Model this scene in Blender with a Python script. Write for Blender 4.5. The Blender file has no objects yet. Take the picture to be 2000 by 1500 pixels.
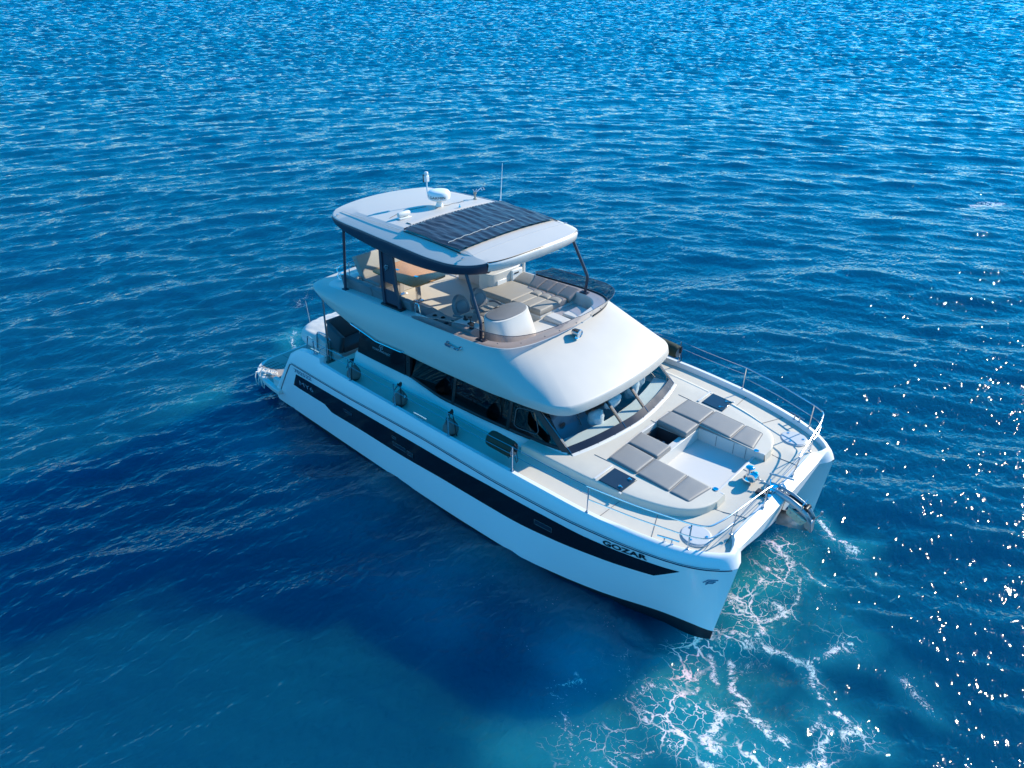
import bpy, bmesh, math, random
import numpy as np
from mathutils import Vector, Matrix, noise as mnoise

random.seed(7)
RNG = np.random.default_rng(11)
S = bpy.context.scene
COL = S.collection
R = math.radians

# ------------------------------------------------------------------ camera, sky, sun, exposure
CAM = (9.193, -11.433, 10.176)
YAW, PITCH, ROLL = R(132.123), R(29.197), R(0.074)
cd = bpy.data.cameras.new('camera')
cam = bpy.data.objects.new('camera', cd)
COL.objects.link(cam)
f_ = Vector((math.cos(PITCH) * math.cos(YAW), math.cos(PITCH) * math.sin(YAW), -math.sin(PITCH)))
r_ = f_.cross(Vector((0, 0, 1))).normalized()
u_ = r_.cross(f_)
r2 = math.cos(ROLL) * r_ + math.sin(ROLL) * u_
u2 = -math.sin(ROLL) * r_ + math.cos(ROLL) * u_
cam.matrix_world = Matrix(((r2.x, u2.x, -f_.x, CAM[0]), (r2.y, u2.y, -f_.y, CAM[1]),
                           (r2.z, u2.z, -f_.z, CAM[2]), (0, 0, 0, 1)))
cd.sensor_width = 36
cd.lens = 1387.64 / 2000 * 36
cd.clip_end = 20000
S.camera = cam

SUN_EL, SUN_AZ = R(29.0), R(73.0)
SKY_MID = 5.0
w = bpy.data.worlds.new('World')
S.world = w
w.use_nodes = True
nt = w.node_tree
bg = nt.nodes['Background']
sky = nt.nodes.new('ShaderNodeTexSky')
sky.sky_type = 'NISHITA'
sky.sun_disc = False
sky.sun_elevation = SUN_EL
sky.sun_rotation = math.pi / 2 - SUN_AZ
sky.ozone_density = 5.0
sky.air_density = 1.0
sky.dust_density = 0.0
hs = nt.nodes.new('ShaderNodeHueSaturation')
hs.inputs['Saturation'].default_value = 2.0
sc1 = nt.nodes.new('ShaderNodeVectorMath'); sc1.operation = 'SCALE'; sc1.inputs['Scale'].default_value = 1 / SKY_MID
gm = nt.nodes.new('ShaderNodeGamma'); gm.inputs['Gamma'].default_value = .70     # sky tones compressed: less glare near the horizon
sc2 = nt.nodes.new('ShaderNodeVectorMath'); sc2.operation = 'SCALE'; sc2.inputs['Scale'].default_value = SKY_MID
nt.links.new(sky.outputs[0], sc1.inputs[0]); nt.links.new(sc1.outputs[0], gm.inputs['Color'])
nt.links.new(gm.outputs[0], sc2.inputs[0]); nt.links.new(sc2.outputs[0], hs.inputs['Color'])
nt.links.new(hs.outputs[0], bg.inputs['Color'])
bg.inputs['Strength'].default_value = 0.15

sd = bpy.data.lights.new('sun', 'SUN')
sd.energy = 3.7
sd.angle = R(0.5)
sd.color = (1.0, 0.90, 0.74)
sun = bpy.data.objects.new('sun', sd)
COL.objects.link(sun)
sdir = Vector((math.cos(SUN_EL) * math.cos(SUN_AZ), math.cos(SUN_EL) * math.sin(SUN_AZ), math.sin(SUN_EL)))
sun.rotation_euler = sdir.to_track_quat('Z', 'Y').to_euler()
sun.location = (0, 60, 40)

S.view_settings.view_transform = 'Standard'
S.view_settings.look = 'None'
S.view_settings.gamma = 1
S.view_settings.exposure = 0.95
S.cycles.use_denoising = True
S.cycles.adaptive_threshold = 0.005
S.cycles.sample_clamp_indirect = 3.0
S.cycles.max_bounces = 8
S.cycles.transparent_max_bounces = 12
S.cycles.caustics_reflective = False
S.cycles.caustics_refractive = False

# ------------------------------------------------------------------ helpers
def pchip(xs, ys):
    xs = np.array(xs, float); ys = np.array(ys, float)
    h = np.diff(xs); dl = np.diff(ys) / h
    m = np.zeros_like(xs)
    for i in range(1, len(xs) - 1):
        if dl[i - 1] * dl[i] > 0:
            a = 2 * h[i] + h[i - 1]; b = h[i] + 2 * h[i - 1]
            m[i] = (a + b) / (a / dl[i - 1] + b / dl[i])
    m[0] = dl[0]; m[-1] = dl[-1]
    def f(x):
        x = np.clip(np.asarray(x, float), xs[0], xs[-1])
        i = np.clip(np.searchsorted(xs, x) - 1, 0, len(xs) - 2)
        t = (x - xs[i]) / h[i]
        return ((2*t**3 - 3*t**2 + 1) * ys[i] + (t**3 - 2*t**2 + t) * h[i] * m[i]
                + (-2*t**3 + 3*t**2) * ys[i + 1] + (t**3 - t**2) * h[i] * m[i + 1])
    return f

def smooth_path(pts, n):
    """Resample a polyline through its points with a smooth curve, n points."""
    P = np.array(pts, float)
    d = np.concatenate([[0], np.cumsum(np.linalg.norm(np.diff(P, axis=0), axis=1))])
    t = np.linspace(0, d[-1], n)
    return np.stack([pchip(d, P[:, k])(t) for k in range(P.shape[1])], 1)

def rounded(pts, rad, n=5):
    """Round the inner corners of an open polyline."""
    P = [Vector(p) for p in pts]
    out = [P[0]]
    for i in range(1, len(P) - 1):
        a, b, c = P[i - 1], P[i], P[i + 1]
        u, v = (a - b), (c - b)
        r = min(rad, u.length * .45, v.length * .45)
        p0, p1 = b + u.normalized() * r, b + v.normalized() * r
        for k in range(n + 1):
            t = k / n
            out.append((1-t)**2 * p0 + 2*t*(1-t) * b + t*t * p1)
    out.append(P[-1])
    return out

class MB:
    def __init__(self):
        self.v = []; self.f = []
    def add(self, verts, faces):
        o = len(self.v)
        self.v += [tuple(map(float, p)) for p in verts]
        self.f += [tuple(i + o for i in f) for f in faces]
        return self
    def box(self, c, s, rot=None):
        x, y, z = s[0]/2, s[1]/2, s[2]/2
        vs = [Vector(p) for p in ((-x,-y,-z),(x,-y,-z),(x,y,-z),(-x,y,-z),(-x,-y,z),(x,-y,z),(x,y,z),(-x,y,z))]
        if rot is not None:
            from mathutils import Euler
            m = Euler(rot).to_matrix()
            vs = [m @ p for p in vs]
        return self.add([p + Vector(c) for p in vs],
                        [(0,3,2,1),(4,5,6,7),(0,1,5,4),(1,2,6,5),(2,3,7,6),(3,0,4,7)])
    def hexa(self, b4, t4):
        return self.add(list(b4) + list(t4), [(0,3,2,1),(4,5,6,7),(0,1,5,4),(1,2,6,5),(2,3,7,6),(3,0,4,7)])
    def loft(self, rings, closed=True, cap=True):
        n = len(rings[0]); vs = [p for r in rings for p in r]; fs = []
        for i in range(len(rings) - 1):
            for j in range(n if closed else n - 1):
                k = (j + 1) % n
                fs.append((i*n + j, i*n + k, (i+1)*n + k, (i+1)*n + j))
        if cap and closed:
            fs.append(tuple(reversed(range(n))))
            fs.append(tuple((len(rings)-1)*n + j for j in range(n)))
        return self.add(vs, fs)
    def grid(self, rows):
        return self.loft(rows, closed=False, cap=False)
    def tube(self, pts, r, n=8, r1=None):
        P = [Vector(p) for p in pts]
        rings = []; up = None
        for i, p in enumerate(P):
            t = (P[min(i+1, len(P)-1)] - P[max(i-1, 0)]).normalized()
            if up is None:
                up = t.orthogonal().normalized()
            else:
                up = (up - t * up.dot(t)).normalized()
            s = t.cross(up)
            rr = r if r1 is None else r + (r1 - r) * i / (len(P) - 1)
            rings.append([p + rr * (math.cos(2*math.pi*k/n) * up + math.sin(2*math.pi*k/n) * s) for k in range(n)])
        return self.loft(rings)
    def lathe(self, prof, c=(0,0,0), n=24, axis='z'):
        rings = []
        for r, h in prof:
            ring = []
            for k in range(n):
                a = 2*math.pi*k/n
                x, y = max(r, 1e-4)*math.cos(a), max(r, 1e-4)*math.sin(a)
                q = (x, y, h) if axis == 'z' else ((h, x, y) if axis == 'x' else (y, h, x))
                ring.append((c[0]+q[0], c[1]+q[1], c[2]+q[2]))
            rings.append(ring)
        return self.loft(rings)
    def prism(self, poly, z0, z1):
        n = len(poly)
        g = lambda z, p: z(p[0], p[1]) if callable(z) else z
        vs = [(p[0], p[1], g(z0, p)) for p in poly] + [(p[0], p[1], g(z1, p)) for p in poly]
        return self.add(vs, [tuple(reversed(range(n))), tuple(range(n, 2*n))]
                        + [(i, (i+1) % n, n+(i+1) % n, n+i) for i in range(n)])
    def build(self, name, mat, parent=None, angle=38, bevel=0, seg=2, solid=0, fix=True, origin=None, local=False):
        me = bpy.data.meshes.new(name)
        v = self.v
        if origin is not None:
            v = [(p[0]-origin[0], p[1]-origin[1], p[2]-origin[2]) for p in v]
        me.from_pydata(v, [], self.f)
        if fix:
            b = bmesh.new(); b.from_mesh(me)
            bmesh.ops.recalc_face_normals(b, faces=b.faces)
            b.to_mesh(me); b.free()
        me.polygons.foreach_set('use_smooth', [True] * len(me.polygons))
        me.set_sharp_from_angle(angle=R(angle))
        o = bpy.data.objects.new(name, me)
        COL.objects.link(o)
        for m_ in (mat if isinstance(mat, (list, tuple)) else [mat]):
            me.materials.append(m_)
        if origin is not None:
            o.location = origin
        if parent is not None:
            o.parent = parent
            if local:
                o.location = (0, 0, 0)
            elif origin is not None:
                o.location = Vector(origin) - parent.location
            else:
                o.location = -parent.location
        if bevel:
            md = o.modifiers.new('bevel', 'BEVEL'); md.width = bevel; md.segments = seg
            md.limit_method = 'ANGLE'; md.angle_limit = R(35)
            md.harden_normals = False
        if solid:
            md = o.modifiers.new('solid', 'SOLIDIFY'); md.thickness = solid; md.offset = 0
        return o

def tag(o, label, cat, group=None, kind=None):
    o['label'] = label; o['category'] = cat
    if group: o['group'] = group
    if kind: o['kind'] = kind
    return o
def empty(name, loc, label, cat, group=None):
    o = bpy.data.objects.new(name, None); COL.objects.link(o)
    o.location = loc; o.empty_display_size = .1
    tag(o, label, cat, group)
    return o

# ------------------------------------------------------------------ materials
def pm(name, col, rough=.4, metal=0., var=.06, vscale=3., bump=0., bscale=40., coat=0., spec=.5, sheen=0., stain=None):
    m = bpy.data.materials.new(name); m.use_nodes = True
    t = m.node_tree; b = t.nodes['Principled BSDF']; L = t.links.new
    tc = t.nodes.new('ShaderNodeTexCoord')
    no = t.nodes.new('ShaderNodeTexNoise'); no.inputs['Scale'].default_value = vscale; no.inputs['Detail'].default_value = 6
    L(tc.outputs['Object'], no.inputs['Vector'])
    mx = t.nodes.new('ShaderNodeMix'); mx.data_type = 'RGBA'
    mx.inputs[6].default_value = (*[c*(1-var) for c in col], 1)
    mx.inputs[7].default_value = (*[min(1, c*(1+var)) for c in col], 1)
    L(no.outputs['Fac'], mx.inputs[0])
    out = mx.outputs[2]
    if stain:
        n2 = t.nodes.new('ShaderNodeTexNoise'); n2.inputs['Scale'].default_value = stain[1]; n2.inputs['Detail'].default_value = 8
        n2.inputs['Roughness'].default_value = .65
        L(tc.outputs['Object'], n2.inputs['Vector'])
        mr = t.nodes.new('ShaderNodeMapRange'); mr.inputs[1].default_value = stain[2]; mr.inputs[2].default_value = stain[2] + .16
        mr.inputs[4].default_value = stain[3]
        L(n2.outputs['Fac'], mr.inputs[0])
        m2 = t.nodes.new('ShaderNodeMix'); m2.data_type = 'RGBA'
        m2.inputs[7].default_value = (*stain[0], 1)
        L(mr.outputs[0], m2.inputs[0]); L(out, m2.inputs[6]); out = m2.outputs[2]
    L(out, b.inputs['Base Color'])
    b.inputs['Metallic'].default_value = metal
    rr = t.nodes.new('ShaderNodeMapRange'); rr.inputs[3].default_value = max(.02, rough*.8); rr.inputs[4].default_value = min(1, rough*1.2)
    L(no.outputs['Fac'], rr.inputs[0]); L(rr.outputs[0], b.inputs['Roughness'])
    b.inputs['Coat Weight'].default_value = coat; b.inputs['Coat Roughness'].default_value = .08
    b.inputs['Specular IOR Level'].default_value = spec
    if sheen: b.inputs['Sheen Weight'].default_value = sheen
    if bump:
        n3 = t.nodes.new('ShaderNodeTexNoise'); n3.inputs['Scale'].default_value = bscale; n3.inputs['Detail'].default_value = 4
        L(tc.outputs['Object'], n3.inputs['Vector'])
        bp = t.nodes.new('ShaderNodeBump'); bp.inputs['Strength'].default_value = bump; bp.inputs['Distance'].default_value = .01
        L(n3.outputs['Fac'], bp.inputs['Height']); L(bp.outputs[0], b.inputs['Normal'])
    return m

def glass(name, tint, refl=.1, rough=.01):
    m = bpy.data.materials.new(name); m.use_nodes = True
    t = m.node_tree; t.nodes.clear(); L = t.links.new
    o = t.nodes.new('ShaderNodeOutputMaterial')
    tr = t.nodes.new('ShaderNodeBsdfTransparent')
    gl = t.nodes.new('ShaderNodeBsdfGlossy'); gl.inputs['Roughness'].default_value = rough
    gl.inputs['Color'].default_value = (.75, .78, .8, 1)
    tc = t.nodes.new('ShaderNodeTexCoord'); no = t.nodes.new('ShaderNodeTexNoise'); no.inputs['Scale'].default_value = 1.5
    L(tc.outputs['Object'], no.inputs['Vector'])
    mc = t.nodes.new('ShaderNodeMix'); mc.data_type = 'RGBA'
    mc.inputs[6].default_value = (*[c*.93 for c in tint], 1); mc.inputs[7].default_value = (*[min(1, c*1.07) for c in tint], 1)
    L(no.outputs['Fac'], mc.inputs[0]); L(mc.outputs[2], tr.inputs['Color'])
    lw = t.nodes.new('ShaderNodeLayerWeight'); lw.inputs['Blend'].default_value = .5
    pw = t.nodes.new('ShaderNodeMath'); pw.operation = 'POWER'; pw.inputs[1].default_value = 5
    L(lw.outputs['Facing'], pw.inputs[0])
    ad = t.nodes.new('ShaderNodeMath'); ad.operation = 'MULTIPLY_ADD'; ad.inputs[1].default_value = .9; ad.inputs[2].default_value = refl
    L(pw.outputs[0], ad.inputs[0])
    ms = t.nodes.new('ShaderNodeMixShader')
    L(ad.outputs[0], ms.inputs[0]); L(tr.outputs[0], ms.inputs[1]); L(gl.outputs[0], ms.inputs[2])
    L(ms.outputs[0], o.inputs['Surface'])
    return m

M = dict(
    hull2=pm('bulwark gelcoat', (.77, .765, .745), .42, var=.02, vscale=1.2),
    hull=pm('hull gelcoat lifted for shade', (.83, .835, .835), .16, var=.02, vscale=1.2),  # white gelcoat, copy lightened to lift the shaded topsides
    gel_sun_toned=pm('gelcoat', (.62, .60, .56), .36, var=.02, vscale=1.2),  # same white gelcoat, copy darkened to hold back sun on the mouldings
    deck=pm('non skid deck', (.57, .525, .44), .6, var=.04, vscale=5, bump=.25, bscale=260, stain=((.52, .50, .46), 3.2, .62, .35)),
    roof=pm('satin roof', (.55, .51, .455), .45, var=.03, vscale=2.5, bump=.04, bscale=180, stain=((.62, .60, .57), 1.7, .63, .25)),
    band=pm('black glazing', (.010, .011, .015), .12, var=.1, spec=.3),
    stripe=pm('navy pinstripe', (.02, .03, .06), .35),
    antifoul=pm('antifouling', (.012, .014, .02), .6, var=.3, vscale=8),
    navy=pm('navy painted metal', (.03, .037, .062), .38, var=.08, vscale=4),
    steel=pm('stainless steel', (.62, .63, .65), .16, 1., var=.05),
    vinyl=pm('grey vinyl', (.215, .21, .20), .55, var=.05, vscale=6, bump=.25, bscale=120, sheen=.15),
    vinyl2=pm('slate vinyl', (.155, .165, .18), .5, var=.06, vscale=6, bump=.2, bscale=120),
    taupe=pm('taupe sunpad', (.33, .31, .275), .6, var=.05, vscale=5, bump=.25, bscale=100),
    charcoal=pm('charcoal fabric', (.085, .09, .10), .8, var=.1, vscale=20, bump=.3, bscale=300),
    black=pm('black trim', (.012, .012, .015), .45, var=.1),
    rope=pm('black rope', (.015, .015, .018), .8, var=.2, vscale=60),
    white_rope=pm('white rope', (.7, .68, .63), .8, var=.15, vscale=60, bump=.4, bscale=200),
    fender=pm('grey fender cover', (.13, .125, .115), .75, var=.1, vscale=14, bump=.4, bscale=90),
    green=pm('dark green fender cover', (.022, .036, .022), .8, var=.25, vscale=18, bump=.3, bscale=150),
    hatch=pm('smoked acrylic', (.022, .026, .036), .1, var=.2, vscale=5, coat=.4),
    lid=pm('grey locker lid', (.50, .52, .53), .5, var=.05, vscale=6, bump=.2, bscale=200),
    chrome=pm('chrome', (.72, .73, .75), .06, 1., var=.03),
    rust=pm('galvanised shank', (.62, .55, .40), .55, .2, var=.2, vscale=15, stain=((.30, .14, .05), 14, .55, .9), bump=.3, bscale=60),
    galv=pm('galvanised steel', (.42, .43, .44), .4, .8, var=.2, vscale=14),
    canvas=pm('cream canvas', (.62, .60, .555), .8, var=.06, vscale=7, bump=.3, bscale=30),
    pvc=pm('white inflatable fabric', (.72, .73, .74), .5, var=.03),
    silver=pm('silver lettering', (.55, .57, .60), .3, .6),
    ink=pm('black lettering', (.01, .01, .014), .35),
    blue_ink=pm('blue grey lettering', (.10, .16, .24), .4),
    dash=pm('pale dash', (.60, .64, .62), .6, var=.04),
    inside=pm('cabin lining', (.36, .37, .38), .7, var=.1),
    inside2=pm('blue cabin upholstery', (.20, .27, .36), .7, var=.1),
    dark=pm('dark cabin furniture', (.03, .034, .042), .6, var=.2),
    wood=None, tarp=None,
    channel=pm('grey channel plate', (.36, .37, .39), .35, .7, var=.1),
    glass_front=glass('windscreen glass', (.88, .93, .93), .045),
    glass_side=glass('tinted side glass', (.06, .07, .09), .05),
    acrylic=glass('smoked acrylic screen', (.52, .45, .45), .06),
    cream=pm('cream moulding', (.66, .645, .60), .4, var=.05),
    red=pm('red line', (.5, .02, .02), .6),
    white_plastic=pm('white plastic', (.78, .78, .76), .3, var=.03),
    dim=pm('dim frame', (.10, .11, .12), .4),
    frame=pm('black screen frame', (.012, .018, .034), .22, var=.1, spec=.25),
    seam=pm('deck seam', (.16, .16, .165), .6),
    sole=pm('brown cockpit sole', (.20, .165, .14), .65, var=.1, vscale=9),
    wrap=pm('crinkled wrapping film', (.62, .63, .64), .14, var=.3, vscale=22, bump=1.0, bscale=26, coat=.6),
)

def wood_mat():
    m = bpy.data.materials.new('teak slats'); m.use_nodes = True
    t = m.node_tree; b = t.nodes['Principled BSDF']; L = t.links.new
    tc = t.nodes.new('ShaderNodeTexCoord'); mp = t.nodes.new('ShaderNodeMapping'); mp.inputs['Scale'].default_value = (1.2, 14, 1)
    L(tc.outputs['Object'], mp.inputs['Vector'])
    wv = t.nodes.new('ShaderNodeTexNoise'); wv.inputs['Scale'].default_value = 2.5; wv.inputs['Detail'].default_value = 7
    L(mp.outputs[0], wv.inputs['Vector'])
    sep = t.nodes.new('ShaderNodeSeparateXYZ'); L(tc.outputs['Object'], sep.inputs[0])
    ml = t.nodes.new('ShaderNodeMath'); ml.operation = 'MULTIPLY'; ml.inputs[1].default_value = 16; L(sep.outputs['Y'], ml.inputs[0])
    fr = t.nodes.new('ShaderNodeMath'); fr.operation = 'FRACT'; L(ml.outputs[0], fr.inputs[0])
    gt = t.nodes.new('ShaderNodeMath'); gt.operation = 'GREATER_THAN'; gt.inputs[1].default_value = .9; L(fr.outputs[0], gt.inputs[0])
    cr = t.nodes.new('ShaderNodeMix'); cr.data_type = 'RGBA'
    cr.inputs[6].default_value = (.44, .20, .07, 1); cr.inputs[7].default_value = (.66, .36, .15, 1); L(wv.outputs['Fac'], cr.inputs[0])
    c2 = t.nodes.new('ShaderNodeMix'); c2.data_type = 'RGBA'; c2.inputs[7].default_value = (.17, .08, .035, 1)
    L(gt.outputs[0], c2.inputs[0]); L(cr.outputs[2], c2.inputs[6]); L(c2.outputs[2], b.inputs['Base Color'])
    b.inputs['Roughness'].default_value = .45
    return m
M['wood'] = wood_mat()
M['tarp'] = pm('black shade cloth', (.020, .022, .032), .36, var=.3, vscale=2.5, bump=.5, bscale=35, sheen=.05)

# ------------------------------------------------------------------ the sea
FOAM = [
    (0.8, [(5.65, 0.98), (5.85, 0.71), (6.09, 0.50), (6.22, 0.20), (6.10, -0.04), (5.85, -0.14)]),
    (0.4, [(5.87, 1.48), (6.22, 1.27), (6.55, 1.20)]),
    (0.7, [(6.10, 0.65), (6.42, 0.52), (6.66, 0.27), (6.82, 0.22)]),
    (0.9, [(6.12, 2.02), (6.47, 1.72), (6.76, 1.75), (6.91, 1.82)]),
    (0.5, [(6.81, 0.08), (7.04, -0.15), (7.16, -0.22)]),
    (0.8, [(5.79, -2.17), (5.97, -2.11), (6.22, -2.11), (6.52, -1.89), (6.44, -1.64), (6.24, -1.59), (6.43, -1.25), (6.52, -0.98)]),
    (0.8, [(5.87, -2.32), (6.13, -2.61), (6.31, -3.01), (6.44, -3.13)]),
    (0.8, [(6.24, -2.15), (6.61, -2.08), (6.93, -1.84), (7.17, -1.87), (7.30, -1.86)]),
    (0.8, [(7.35, -1.92), (7.56, -2.06), (7.71, -2.21), (7.86, -2.21)]),
    (0.85, [(6.43, -2.60), (6.60, -2.94), (6.78, -3.24), (7.03, -3.42), (7.31, -3.42), (7.50, -3.46), (7.66, -3.43)]),
    (0.85, [(7.98, -2.43), (8.17, -2.25), (8.39, -2.32), (8.53, -2.48), (8.32, -2.67), (8.15, -2.74), (8.24, -2.99), (8.18, -3.32), (7.96, -3.72), (7.77, -3.93)]),
    (0.7, [(8.15, -2.74), (7.95, -2.80), (7.85, -2.93)]),
    (0.9, [(6.71, -3.71), (6.68, -4.07), (6.84, -4.18)]),
    (0.9, [(6.92, -4.66), (7.06, -4.53)]),
    (0.6, [(6.36, -4.77), (6.51, -4.60), (6.75, -4.62)]),
    (0.7, [(6.00, -1.46), (5.84, -1.36), (5.62, -1.07), (5.90, -1.19)]),
    (0.6, [(5.72, -0.19), (5.70, -0.47), (5.62, -0.62)]),
    (0.7, [(6.41, 0.10), (6.49, -0.27), (6.55, -0.66), (6.58, -1.05)]),
    (0.6, [(6.78, -2.23), (6.58, -2.51), (6.59, -2.65)]),
    (0.6, [(7.47, -3.77), (7.62, -3.91), (7.81, -3.89)]),
    (0.8, [(7.36, -1.71), (7.56, -1.42), (7.68, -1.26), (7.92, -0.88)]),
    (0.5, [(6.83, 1.24), (7.20, 1.22), (7.68, 1.00)]),
    (0.9, [(6.34, -0.91), (6.56, -1.07)]),
    (0.6, [(8.66, -0.87), (8.97, -1.26), (9.20, -1.41)]),
    (0.7, [(5.44, -4.45), (5.59, -4.14), (5.82, -3.84), (6.04, -3.59), (6.07, -3.22), (6.10, -2.90)]),
    (0.6, [(5.44, -4.45), (5.60, -4.54), (5.84, -4.54), (6.15, -4.60), (6.23, -4.73), (6.13, -4.98), (6.06, -5.21), (5.88, -5.48)]),
    (0.6, [(6.27, -4.74), (6.42, -4.72), (6.60, -4.60), (6.74, -4.63)]),
    (0.7, [(4.38, -5.15), (4.42, -4.96), (4.51, -4.88), (4.53, -4.62), (4.70, -4.64)]),
    (0.5, [(4.40, -5.17), (4.62, -5.21)]),
    (0.6, [(4.64, -5.28), (4.94, -5.48), (5.24, -5.63), (5.36, -5.69), (5.57, -5.65), (5.81, -5.70)]),
    (0.5, [(4.91, -3.83), (5.06, -3.94), (5.36, -4.06)]),
    (0.45, [(5.85, -3.90), (6.20, -4.30), (6.19, -4.61)]),
    (0.35, [(4.05, -3.11), (4.34, -3.43)]),
    (0.4, [(4.73, -4.82), (5.12, -4.61), (5.34, -4.41)]),
    (0.35, [(3.02, -3.98), (3.13, -4.00)]),
    (0.4, [(3.11, -3.72), (3.21, -3.57)]),
    (0.35, [(1.24, -4.91), (0.91, -4.56), (0.53, -4.55)]),
    (0.35, [(3.11, -4.82), (3.40, -5.09)]),
    (0.4, [(3.68, -4.84), (3.90, -4.82)]),
    (0.35, [(1.65, -4.48), (1.24, -4.52)]),
    (0.35, [(1.94, -4.22), (1.75, -3.93)]),
    (0.5, [(5.19, -5.79), (5.31, -5.89)]),
    (0.56, [(-13.39, 2.05), (-13.23, 1.65), (-12.84, 1.14)]),
    (0.74, [(-11.17, -0.00), (-10.73, -0.43), (-10.08, -0.89), (-9.68, -0.88)]),
    (0.43, [(-11.24, 1.40), (-11.31, 1.77), (-11.50, 2.11)]),
    (0.31, [(-12.79, 0.93), (-12.44, 0.50), (-12.24, 0.07)]),
    (0.28, [(-12.40, 1.28), (-11.14, 0.90), (-11.84, 1.16)]),
    (0.31, [(-11.60, 0.48), (-11.24, -0.06)]),
    (0.9, [(-82.26, 36.10), (-82.38, 37.56), (-81.00, 38.05)]),
    (0.9, [(2.08, 32.40), (2.35, 33.60), (2.90, 34.80)]),
    (0.7, [(-89.38, 15.64), (-88.45, 16.50)]),
    (0.6, [(-41.85, 36.47), (-39.72, 36.37)]),
    (0.6, [(-60.29, 38.26), (-60.42, 39.32)]),
    (0.5, [(-58.05, 102.39), (-56.93, 103.44)]),
    (0.5, [(-7.09, 44.85), (-6.47, 45.67)]),
    (0.6, [(2.36, 30.07), (2.82, 30.37)]),
    (0.6, [(-57.88, 280.63), (-54.67, 283.71)]),
    (0.5, [(-38.56, -1.16), (-38.06, -1.00)]),
    (0.22, [(-13.31, -1.95), (-12.73, -2.78), (-12.55, -3.39)]),
    (0.22, [(-11.50, -1.82), (-11.23, -2.68)]),
    (0.4, [(1.33, 42.95), (2.40, 42.43)]),
    (0.4, [(-14.42, 40.17), (-14.01, 40.55)]),
    (0.3, [(-62.59, 159.14), (-61.34, 160.31)]),
    (0.4, [(-51.73, 160.12), (-50.53, 161.26)]),
]


def vnoise(x, y, seed=0):
    """smooth value noise on arrays"""
    xi = np.floor(x).astype(np.int64); yi = np.floor(y).astype(np.int64)
    fx = x - xi; fy = y - yi
    fx = fx*fx*(3-2*fx); fy = fy*fy*(3-2*fy)
    def h(a, b):
        n = (a * 374761393 + b * 668265263 + seed * 144269504) & 0xFFFFFFFF
        n = ((n ^ (n >> 13)) * 1274126177) & 0xFFFFFFFF
        return ((n ^ (n >> 16)) & 0xFFFF) / 65535.0
    return ((h(xi, yi)*(1-fx) + h(xi+1, yi)*fx)*(1-fy) + (h(xi, yi+1)*(1-fx) + h(xi+1, yi+1)*fx)*fy)

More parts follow.
